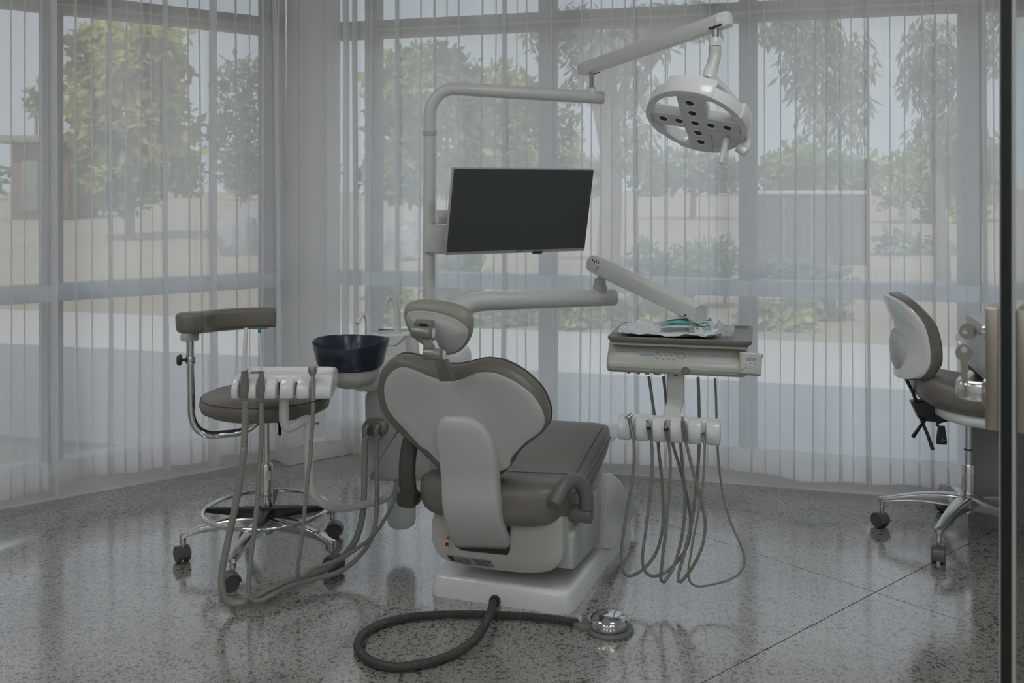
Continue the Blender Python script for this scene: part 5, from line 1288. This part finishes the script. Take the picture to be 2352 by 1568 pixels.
for i, (l, upl, r_) in enumerate(HS):
    xm = 1380 + ax6[i][1][0] / 3.4844
    df = fd_(xm) - .002; db = df + .135
    pt = [(1380 + x / 3.4844, 920 + y / 3.4844) for x, y in ax6[i]]
    t = thing(NM[i], W(pt[2][0], pt[2][1], df), LAB[i], 'handpiece', 0, 'handpieces on the delivery table')
    path = z6(l, df, db, df + .05) + z5d(upl, db - .01)
    build(MB().tube(resample(catmull(Ws(path), 6), .015), r_, 10), 'hose', M['hose'], t, angle=60)
    T, Mi_, B = W(*pt[0], df - .008), W(*pt[1], df - .004), W(*pt[2], df)
    if i == 0:
        build(MB().tube([B, Mi_, Mi_.lerp(T, .6), T], [.0062, .0068, .0060, .0072], 14), 'body', M['steel'], t, angle=60)
        build(MB().tube(Ws([(pt[0][0] - 10, pt[0][1] + 5, df - .014), (pt[0][0], pt[0][1], df - .012), (pt[0][0] + 7, pt[0][1] - 5, df - .01)]), [.0062, .0078, .0068], 14), 'head', M['chrome'], t, angle=50)
    elif i in (1, 2):
        build(MB().tube([B, Mi_, Mi_.lerp(T, .25)], [.0052, .0068, .0072], 14), 'body', M['handp'], t, angle=50)
        build(MB().tube([Mi_.lerp(T, .15), Mi_.lerp(T, .42)], .0078, 14), 'band', M['black'], t, bevel=.001)
        build(MB().tube([Mi_.lerp(T, .40), Mi_.lerp(T, .68), Mi_.lerp(T, .70), T], [.0070, .0070, .0054, .0054], 14), 'nose', M['steel'], t, angle=40)
    elif i == 3:
        build(MB().tube([B, Mi_.lerp(B, .3), Mi_.lerp(T, .3), Mi_.lerp(T, .68)], [.0056, .0080, .0082, .0066], 14), 'body', M['handp'], t, angle=50)
        build(MB().tube([Mi_.lerp(T, .66), Mi_.lerp(T, .78), Mi_.lerp(T, .80), T], [.0052, .0052, .0038, .0038], 12), 'nose', M['steel'], t, angle=40)
    else:
        build(MB().tube([B, Mi_, Mi_.lerp(T, .6)], [.0045, .0050, .0056], 12), 'body', M['steel'], t, angle=50)
        build(MB().tube([Mi_.lerp(T, .5), T], .0080, 14), 'nose', M['brass'], t, bevel=.001)

# ================================================================== STOOLS
def caster(root, P, az, hoodm):
    """P on the floor; az: rolling direction"""
    f = Vector((math.cos(az), math.sin(az), 0)); s_ = Vector((-f.y, f.x, 0)); r_ = 0.0275
    c = P + Z * r_
    m_ = MB(); rings = []
    for k in range(15):
        a = math.radians(-25 + 205 * k / 14)
        e = f * math.cos(a) + Z * math.sin(a)
        rings.append([c + e * (r_ + .0015) + s_ * .024, c + e * (r_ + .007) + s_ * .021, c + e * (r_ + .007) - s_ * .021, c + e * (r_ + .0015) - s_ * .024])
    m_.loft(rings)
    h = build(m_, 'caster', hoodm, root, angle=40)
    for sg in (1, -1):
        m_ = MB(); m_.lathe([(0, .006), (r_ * .55, .006), (r_ * .9, .006), (r_, .010), (r_, .020), (r_ * .93, .024), (r_ * .55, .0245), (0, .0235)], c, s_ * sg, 24)
        build(m_, 'wheel', M['caster'], h, angle=40)
    build(MB().cyl(c + Z * .02 - f * .008, c + Z * .062 - f * .008, .0075, 12), 'stem', M['steel'], h)
    return P - f * .008
def star_base(root, cx, cy, Rr, ph, zh, hub_r, seed):
    rg = random.Random(seed)
    m_ = MB(); m_.lathe([(hub_r * .85, zh - .055), (hub_r, zh - .045), (hub_r, zh + .012), (hub_r * .8, zh + .02), (0, zh + .02)], Vector((cx, cy, 0)), seg=28)
    build(m_, 'hub', M['alu'], root, angle=40)
    for k in range(5):
        a = math.radians(ph + 72 * k); e = Vector((math.cos(a), math.sin(a), 0)); s_ = Vector((-e.y, e.x, 0)); c = Vector((cx, cy, 0))
        rings = []
        for r_, zt, h, w_ in ((hub_r * .5, zh + .012, .052, .030), (.09, zh + .010, .046, .026), (.16, zh + .002, .036, .023), (.24, zh - .016, .026, .020), (Rr - .012, zh - .036, .020, .017), (Rr + .012, zh - .040, .018, .015)):
            p = c + e * r_
            rings.append([p + s_ * w_ * .75 + Z * zt, p + s_ * w_ + Z * (zt - .006), p + s_ * w_ * .8 + Z * (zt - h), p - s_ * w_ * .8 + Z * (zt - h), p - s_ * w_ + Z * (zt - .006), p - s_ * w_ * .75 + Z * zt])
        leg = build(MB().loft(rings), 'base_leg', M['alu'], root, angle=32, bevel=.003)
        P = c + e * Rr; build(MB().cyl(P + Z * .072, P + Z * (zh - .045), .0125, 14), 'leg_socket', M['alu'], leg, bevel=.002, bang=50)
        az = a + rg.uniform(-1, 1) * 0.5 + math.pi * (0.15 if k % 2 else -0.2)
        f = Vector((math.cos(az), math.sin(az), 0))
        caster(root, P + f * .008, az, M['hood'])
# ---- assistant stool on the left
SC = Vector((-.922, 3.71, 0))
st = thing('assistant_stool', (SC.x, SC.y, 0), 'round taupe stool with wrap arm support, chrome foot ring and castors, left of the chair', 'stool')
star_base(st, SC.x, SC.y, .30, -98, .150, .036, 4)
build(MB().lathe([(.0225, .148), (.0235, .152), (.0235, .345), (.021, .352), (0, .352)], SC, seg=28), 'column', M['chrome'], st, angle=40)
build(MB().lathe([(.0237, .232), (.0250, .236), (.0250, .242), (.0237, .246)], SC, seg=28), 'column_ring', M['steel'], st)
build(MB().cyl(SC + Z * .345, SC + Z * .56, .0125, 18), 'gas_piston', M['chrome'], st)
lb = Pl(SC + Vector((.006, -.0238, .315)), (1, .25, 0), (0, 0, 1))
build(MB().box(SC + Vector((.012, -.0218, .312)), .009, .0012, .016, Vector((.87, .49, 0)), Vector((-.49, .87, 0))), 'column_label', M['lcd'], st)
RZ = .182
build(MB().tube([SC + Vector((.228 * math.cos(t), .228 * math.sin(t), RZ)) for t in [2 * math.pi * k / 56 for k in range(56)]], .0085, 12, closed=True), 'foot_ring', M['chrome'], st, label='round chrome foot ring')
for k, a in enumerate((5, 95, 182, 275)):
    e = Vector((math.cos(math.radians(a)), math.sin(math.radians(a)), 0)); s_ = Vector((-e.y, e.x, 0))
    rings = [[SC + e * r_ + s_ * w_ + Z * (RZ + .006), SC + e * r_ - s_ * w_ + Z * (RZ + .006), SC + e * r_ - s_ * w_ * .8 + Z * (RZ - h), SC + e * r_ + s_ * w_ * .8 + Z * (RZ - h)] for r_, w_, h in ((.02, .024, .034), (.10, .016, .024), (.224, .011, .010))]
    build(MB().loft(rings), 'ring_spoke', M['black'], st, bevel=.002)
build(MB().lathe([(.0245, RZ - .03), (.034, RZ - .024), (.034, RZ + .004), (.0245, RZ + .010)], SC, seg=24), 'ring_hub', M['black'], st)
SEc = SC + Vector((.0, -.01, 0))
sp_ = [(0, .548), (.15, .548), (.205, .552), (.232, .566), (.2385, .585), (.237, .602), (.230, .612), (.223, .617), (.200, .627), (.14, .636), (.06, .638), (0, .638)]
seat2 = build(MB().lathe(sp_, SEc, seg=56), 'seat', M['leather'], st, angle=60)
build(MB().tube([SEc + Vector((.2318 * math.cos(t), .2318 * math.sin(t), .611)) for t in [2 * math.pi * k / 60 for k in range(60)]], .0022, 6, closed=True), 'piping', M['seam'], seat2)
build(MB().box(SC + Z * .535, .085, .075, .014), 'seat_plate', M['black'], st, bevel=.004)
build(MB().tube(catmull([SC + Vector((.03, -.02, .53)), SC + Vector((.055, -.03, .515)), W(643, 998, 3.63)], 4), .006, 10), 'height_lever', M['black'], st)
ap = catmull([SC + Vector((-.02, 0, .520))] + Ws([(560, 989, 3.72), (505, 997, 3.70), (475, 996, 3.68), (452, 982, 3.67), (441, 955, 3.665), (439, 915, 3.66), (438, 850, 3.66), (437, 782, 3.66)]), 6)
build(MB().tube(ap, .0148, 18), 'arm_post', M['chrome'], st, angle=60)
cl0 = W(438, 826, 3.66)
cm = build(MB().lathe([(.0150, -.013), (.0185, -.013), (.0185, .013), (.0150, .013)], cl0, seg=24), 'arm_clamp', M['chrome'], st, bevel=.001)
build(MB().cyl(cl0 + Vector((-.017, -.002, 0)), cl0 + Vector((-.036, -.006, 0)), .0055, 12), 'clamp_screw', M['black'], cm)
def star(k, a, r, h): return (r * (1 + .12 * math.cos(a * 6)), h)
build(MB().lathe([(0, .0), (.016, .001), (.0195, .005), (.0195, .013), (.014, .018), (0, .019)], cl0 + Vector((-.030, -.005, 0)), (-1, -.15, 0), 36, fn=star), 'clamp_knob', M['black'], cm, angle=40)
build(MB().lathe([(.030, -.012), (.033, -.010), (.033, .010), (.026, .020), (0, .020)], W(436, 774, 3.655), seg=20), 'arm_socket', M['panel'], st, angle=40)
# wrap-around arm pad
apd = catmull(Ws([(440, 739.5, 3.585), (450, 739, 3.60), (461, 738, 3.635), (476, 736.5, 3.69), (500, 733.5, 3.735), (550, 730, 3.785), (600, 728.5, 3.81), (634, 728, 3.82)]), 5)
n_ = len(apd); sc_ = []
for k in range(n_):
    t = k / (n_ - 1); w_ = 1.35 if t < .22 else 1.0
    w_ = 1.35 - .35 * min(1, max(0, (t - .15) / .2))
    e = min(1, (t + .02) / .05) ** .5 * min(1, (1.01 - t) / .03) ** .5
    sc_.append((w_ * (0.6 + .4 * e), .82 + .18 * e))
pad = build(MB().sweep(apd, rrect(.058, .074, .016, 5), Z, sc_), 'arm_pad', M['leather'], st, angle=60, bevel=.012, seg=3, bang=62)
c0_ = apd[4]
build(MB().lathe([(0, -.035), (.030, -.035), (.040, -.028), (.0435, -.015), (.0455, .022), (.0425, .031), (.036, .0355), (0, .037)], W(433, 741, 3.55), seg=32), 'arm_pad_end', M['leather'], st, angle=60)
build(MB().sweep([p - Z * .038 for p in apd[6:-3]], rrect(.034, .010, .003, 2), Z), 'arm_plate', M['bracket'], st, angle=40)

# ---- saddle stool on the right
TC = Vector((1.800, 3.90, 0))
s2r = thing('saddle_stool', (TC.x, TC.y, 0), 'taupe saddle stool with white-shelled backrest and castors, at the right by the desk', 'stool')
star_base(s2r, TC.x, TC.y, .32, 155, .165, .040, 9)
build(MB().lathe([(.0245, .16), (.0255, .165), (.0255, .292), (.023, .298), (0, .298)], TC, seg=28), 'column', M['chrome'], s2r, angle=40)
build(MB().cyl(TC + Z * .29, TC + Z * .465, .0145, 18), 'gas_piston', M['chrome'], s2r)
build(MB().lathe([(.0147, .352), (.0158, .353), (.0158, .358), (.0147, .359)], TC, seg=20), 'piston_ring', M['black'], s2r)
build(MB().box(TC + Vector((-.0225, -.010, .278)), .0012, .006, .016, Vector((.9, .44, 0)), Vector((-.44, .9, 0))), 'column_label', M['lcd'], s2r)
fa = math.radians(-12); ff = Vector((math.cos(fa), math.sin(fa), 0)); fs_ = Vector((-ff.y, ff.x, 0))
def sw(p, q, z): return TC + ff * p + fs_ * q + Z * z
# seat: sections front to back
def sring(p, hw, zb, zt, sad, n=32):
    out = []
    for k in range(n):
        a = 2 * math.pi * k / n; ca, sa = math.cos(a), math.sin(a)
        q = math.copysign(abs(ca) ** .62, ca) * hw; z = math.copysign(abs(sa) ** .7, sa)
        zz = (zb + zt) / 2 + z * (zt - zb) / 2
        if sa > .2: zz += sad * ((q / hw) ** 2 - .55)
        out.append(sw(p, q, zz))
    return out
ss = [(-.205, .07, .60, .655, 0), (-.20, .12, .575, .672, .0), (-.185, .155, .555, .680, .004), (-.16, .180, .540, .680, .010), (-.12, .200, .525, .668, .016), (-.06, .212, .512, .652, .020), (.02, .215, .503, .640, .022), (.10, .212, .50, .634, .020), (.18, .200, .498, .628, .014), (.23, .175, .502, .618, .006), (.255, .13, .515, .605, 0), (.265, .07, .53, .59, 0)]
build(MB().loft([sring(*s_) for s_ in ss]), 'seat', M['leather'], s2r, angle=80)
sh = [(-.13, .10, .498, .545, 0), (-.11, .155, .488, .545, 0), (-.05, .185, .472, .54, 0), (.05, .20, .462, .53, 0), (.15, .195, .462, .525, 0), (.22, .16, .47, .525, 0), (.25, .09, .485, .52, 0)]
build(MB().loft([sring(*s_) for s_ in sh]), 'seat_shell', M['whiteg'], s2r, angle=80)
# inner seam of the seat
build(MB().tube(catmull([sw(p, q, z) for p, q, z in ((-.13, -.185, .632), (-.05, -.205, .612), (.03, -.2085, .603), (.12, -.205, .598), (.2, -.18, .59))], 5), .0022, 6), 'piping', M['seam'], s2r)
# backrest: side profile in (p, z), lofted across q
def bprofile(t):
    # t 0 top .. 1 bottom; centre line of the pad
    pts = [(-.262, 1.000 - .0), (-.238, .955), (-.212, .905), (-.196, .855), (-.188, .80), (-.190, .745), (-.205, .695), (-.222, .668)]
    pts = [(q.x, q.y) for q in catmull([(a, b, 0) for a, b in pts], 6)]
    x = t * (len(pts) - 1); i = min(int(x), len(pts) - 2); u = x - i
    return (pts[i][0] + (pts[i + 1][0] - pts[i][0]) * u - .03, (pts[i][1] + (pts[i + 1][1] - pts[i][1]) * u) - .035)
def back_loft(off0, off1, hw, k0, k1, bev, f0, f1):
    rings = []
    for j in range(25):
        y_ = -math.cos(math.pi * j / 24); sx = max(.02, (1 - abs(y_) ** 3.2)) ** .5
        wrap = .045 * y_ * y_
        ring = []
        N_ = 28
        tm = .5
        ts = [tm + (t - tm) * (.35 + .65 * sx) for t in [k0 + (k1 - k0) * i / N_ for i in range(N_ + 1)]]
        th0, th1 = off0 + f0 * (off1 - off0) * (1 - sx) * .6, off1 - f1 * (off1 - off0) * (1 - sx) * .6
        for i, t in enumerate(ts):
            e = bev(i / N_); p, z = bprofile(min(1, max(0, t))); ring.append(sw(p + wrap + th0 + f0 * (th1 - th0) * .6 * (1 - e), y_ * hw, z))
        for i, t in reversed(list(enumerate(ts))):
            e = bev(i / N_); p, z = bprofile(min(1, max(0, t))); ring.append(sw(p + wrap + th1 - f1 * (th1 - th0) * .6 * (1 - e), y_ * hw, z))
        rings.append(ring)
    return MB().loft(rings)
rnd = lambda x: min(1, max(0, 4 * min(x, 1 - x) + .15) ** .6)
build(back_loft(.0, .074, .185, 0, 1, rnd, 0, 1), 'backrest', M['leather'], s2r, angle=60)
build(back_loft(-.046, .004, .182, .02, .975, rnd, 1, 0), 'backrest_shell', M['whiteg'], s2r, angle=60)
# rounded hub on the back of the shell
build(MB().lathe([(.098, -.02), (.098, .012), (.085, .028), (.05, .040), (0, .044)], sw(-.246, 0, .735), -ff + Z * -.10, 32), 'backrest_hub', M['shell'], s2r, angle=40)
bar = catmull([sw(-.235, -.0, .690), sw(-.232, 0, .63), sw(-.205, 0, .57), sw(-.19, 0, .525)], 4)
build(MB().sweep(bar, rrect(.012, .03, .003, 2), fs_), 'back_bar', M['black'], s2r, angle=40)
build(MB().prism([sw(p, -.035, z) for p, z in ((-.215, .535), (-.12, .548), (-.02, .500), (.10, .478), (.10, .466), (-.05, .472), (-.12, .462), (-.185, .468))], fs_ * .07), 'tilt_box', M['black'], s2r, bevel=.004)
build(MB().tube([sw(-.165, -.04, .475), sw(-.20, -.075, .440), sw(-.222, -.10, .418)], [.0062, .0065, .0080], 10), 'tilt_lever', M['black'], s2r)
build(MB().tube([sw(-.180, -.038, .470), sw(-.160, -.062, .415), sw(-.146, -.078, .365)], [.0062, .0065, .0072], 10), 'tilt_lever', M['black'], s2r)
pw = Pl(W(2161, 1004, 3.78), (1, .2, 0), (0, .1, 1))
pd = build(MB().pillow([pw.px(x, y) for x, y in ((2155, 978), (2169, 978), (2174, 1012), (2173, 1021), (2152, 1020), (2151, 1011))], [(0, -.004), (0, .004), (.002, .006)], lambda a, b, h: pw.w(a, b, h)), 'height_paddle', M['black'], s2r, bevel=.002)
build(MB().tube(catmull([pw.w(*pw.px(2162, 984), 0), pw.w(*pw.px(2162, 972), -.02), sw(-.03, -.02, .485)], 4), .0055, 8), 'paddle_arm', M['black'], s2r)
for x0, y0, x1, y1 in ((2157, 1010, 2160, 1012), (2166, 1012, 2169, 1010), (2160, 1014, 2166, 1014), (2162, 1007, 2165, 1010)):
    build(MB().cyl(pw.w(*pw.px(x0, y0), .0062), pw.w(*pw.px(x1, y1), .0062), .0008, 6), 'paddle_symbol', M['lcd'], pd)

# ================================================================== DESK AT THE RIGHT
DA = RA + RD * (line_px(2217, RA, RD, RN, 0.33)) + RN * 0.33
dk = thing('desk', (DA.x + .3, DA.y - .3, 0), 'white wall desk with a grey pedestal, at the right edge', 'desk')
def dpt(along, into, z): return DA + RD * along + RN * into + Z * z
def dbox(a0, a1, i0, i1, z0, z1, nm, mt, bev=.002):
    c = [dpt(a0, i0, z0), dpt(a1, i0, z0), dpt(a1, i1, z0), dpt(a0, i1, z0)]
    return build(MB().prism(c, (0, 0, z1 - z0)), nm, mt, dk, bevel=bev)
dbox(0, 1.3, 0, .75, .845, .875, 'desk_top', M['desk'])
dbox(.006, .03, .01, .74, .668, .845, 'side_apron', M['desk'])
dbox(.006, 1.25, .0, .02, .668, .845, 'back_apron', M['desk'])
pd_ = dbox(.01, 1.2, .0, .02, 0.0, .668, 'pedestal', M['deskd'])

# ================================================================== GLASS DOOR WITH LOCK
E0 = W(2311, HY, 1.30); E0.z = 0
E1 = W(2425, HY, 2.10); E1.z = 0
dd = (E1 - E0).normalized(); dn = Vector((-dd.y, dd.x, 0))   # dn points left, into the room view
door = bpy.data.objects.new('door_1', None); door.location = E0; COL.objects.link(door)
ROOTM[door.name] = Matrix.Translation(E0); setp(door, 'frameless glass door standing open edge-on at the right edge', None, None, 'structure')
def dw(a, n, z): return E0 + dd * a + dn * n + Z * z
for n in (.006, -.006):
    build(MB().add([dw(.004, n, .012), dw(.9, n, .012), dw(.9, n, 2.4), dw(.004, n, 2.4)], [(0, 1, 2, 3)]), 'pane', M['doorglass'], door, smooth=False)
build(MB().prism([dw(0, .0062, .012), dw(.004, .0062, .012), dw(.004, -.0062, .012), dw(0, -.0062, .012)], (0, 0, 2.388)), 'glass_edge', M['dooredge'], door, smooth=False)
build(MB().prism([dw(.001, .0066, .012), dw(.012, .0066, .012), dw(.012, .0085, .012), dw(.001, .0085, .012)], (0, 0, 2.388)), 'edge_strip', M['doorseal'], door, bevel=.0005)
build(MB().prism([dw(.001, -.0066, .012), dw(.012, -.0066, .012), dw(.012, -.0105, .012), dw(.001, -.0105, .012)], (0, 0, 2.388)), 'edge_strip', M['doorseal'], door, bevel=.0005)
def dz(y): return HC - (y - HY) / F * 1.31
lk0, lk1 = dz(990), dz(709)
mb = MB().prism([dw(.008, .0088, lk0), dw(.085, .0088, lk0), dw(.085, .030, lk0), dw(.008, .026, lk0)], (0, 0, lk1 - lk0))
lock = build(mb, 'lock_case', M['lock'], door, bevel=.002)
build(MB().prism([dw(.008, -.0108, lk0 + .0), dw(.085, -.0108, lk0), dw(.085, -.030, lk0), dw(.008, -.026, lk0)], (0, 0, lk1 - lk0)), 'lock_case', M['lock'], door, bevel=.002)
# lever handle: out from the case, then towards the hinge side
lz = dz(916)
lev = catmull([dw(.045, .026, lz), dw(.043, .045, lz), dw(.046, .058, lz), dw(.062, .063, lz), dw(.10, .063, lz), dw(.135, .062, lz)], 5)
build(MB().sweep(lev, rrect(.013, .026, .005, 3), Z), 'lever', M['chrome'], lock, angle=50)
build(MB().lathe([(.019, -.001), (.019, .004), (.016, .006), (0, .006)], dw(.045, .027, lz), dn, 24), 'lever_rose', M['lock'], lock)
# key cylinder
kz = dz(774)
build(MB().cyl(dw(.040, .027, kz), dw(.040, .034, kz), .009, 20), 'key_cylinder', M['steel'], lock, bevel=.001)
# keys
kt = thing('key', dw(.040, .034, kz), 'nickel key standing in the lock of the glass door', 'key', 0, 'keys on the glass door')
kc = dw(.040, .050, kz)
build(MB().box(dw(.040, .038, kz), .0012, .006, .004, dd, dn, Z), 'blade', M['lock'], kt)
m_ = MB(); o = ellipse(.0115, .0115, 20); o2 = ellipse(.0042, .0042, 20)
fmap = lambda a, b, h: kc + dn * (a + .001) + Z * b + dd * h
rings = [[fmap(a, b, -.0012) for a, b in o], [fmap(a, b, .0012) for a, b in o], [fmap(a + .004, b, .0012) for a, b in o2], [fmap(a + .004, b, -.0012) for a, b in o2]]
m_.loft(rings + [rings[0]], False, False); build(m_, 'bow', M['lock'], kt, angle=40)
kr = kc + dn * .006 + Z * -.008
build(MB().tube([kr + dn * (.010 * math.cos(t)) + Z * (.010 * math.sin(t)) + dd * (.002 * math.sin(t)) for t in [2 * math.pi * k / 24 for k in range(24)]], .0009, 8, closed=True), 'ring', M['steel'], kt)
k2 = thing('key', kr - Z * .06, 'spare nickel key hanging from the key ring below the lock', 'key', 0, 'keys on the glass door')
kb = kr - Z * .022
fm2 = lambda a, b, h: kb + dn * a + Z * b + dd * h
rings = [[fm2(a, b, -.0011) for a, b in o], [fm2(a, b, .0011) for a, b in o], [fm2(a, b + .005, .0011) for a, b in o2], [fm2(a, b + .005, -.0011) for a, b in o2]]
m_ = MB(); m_.loft(rings + [rings[0]], False, False); build(m_, 'bow', M['lock'], k2, angle=40)
m_ = MB(); m_.prism([fm2(a, b, -.001) for a, b in ((-.0045, -.010), (.0045, -.010), (.0045, -.018), (.003, -.021), (.0045, -.024), (.003, -.028), (.0045, -.032), (.002, -.040), (-.0045, -.040))], dd * .002)
build(m_, 'blade', M['lock'], k2, smooth=False)
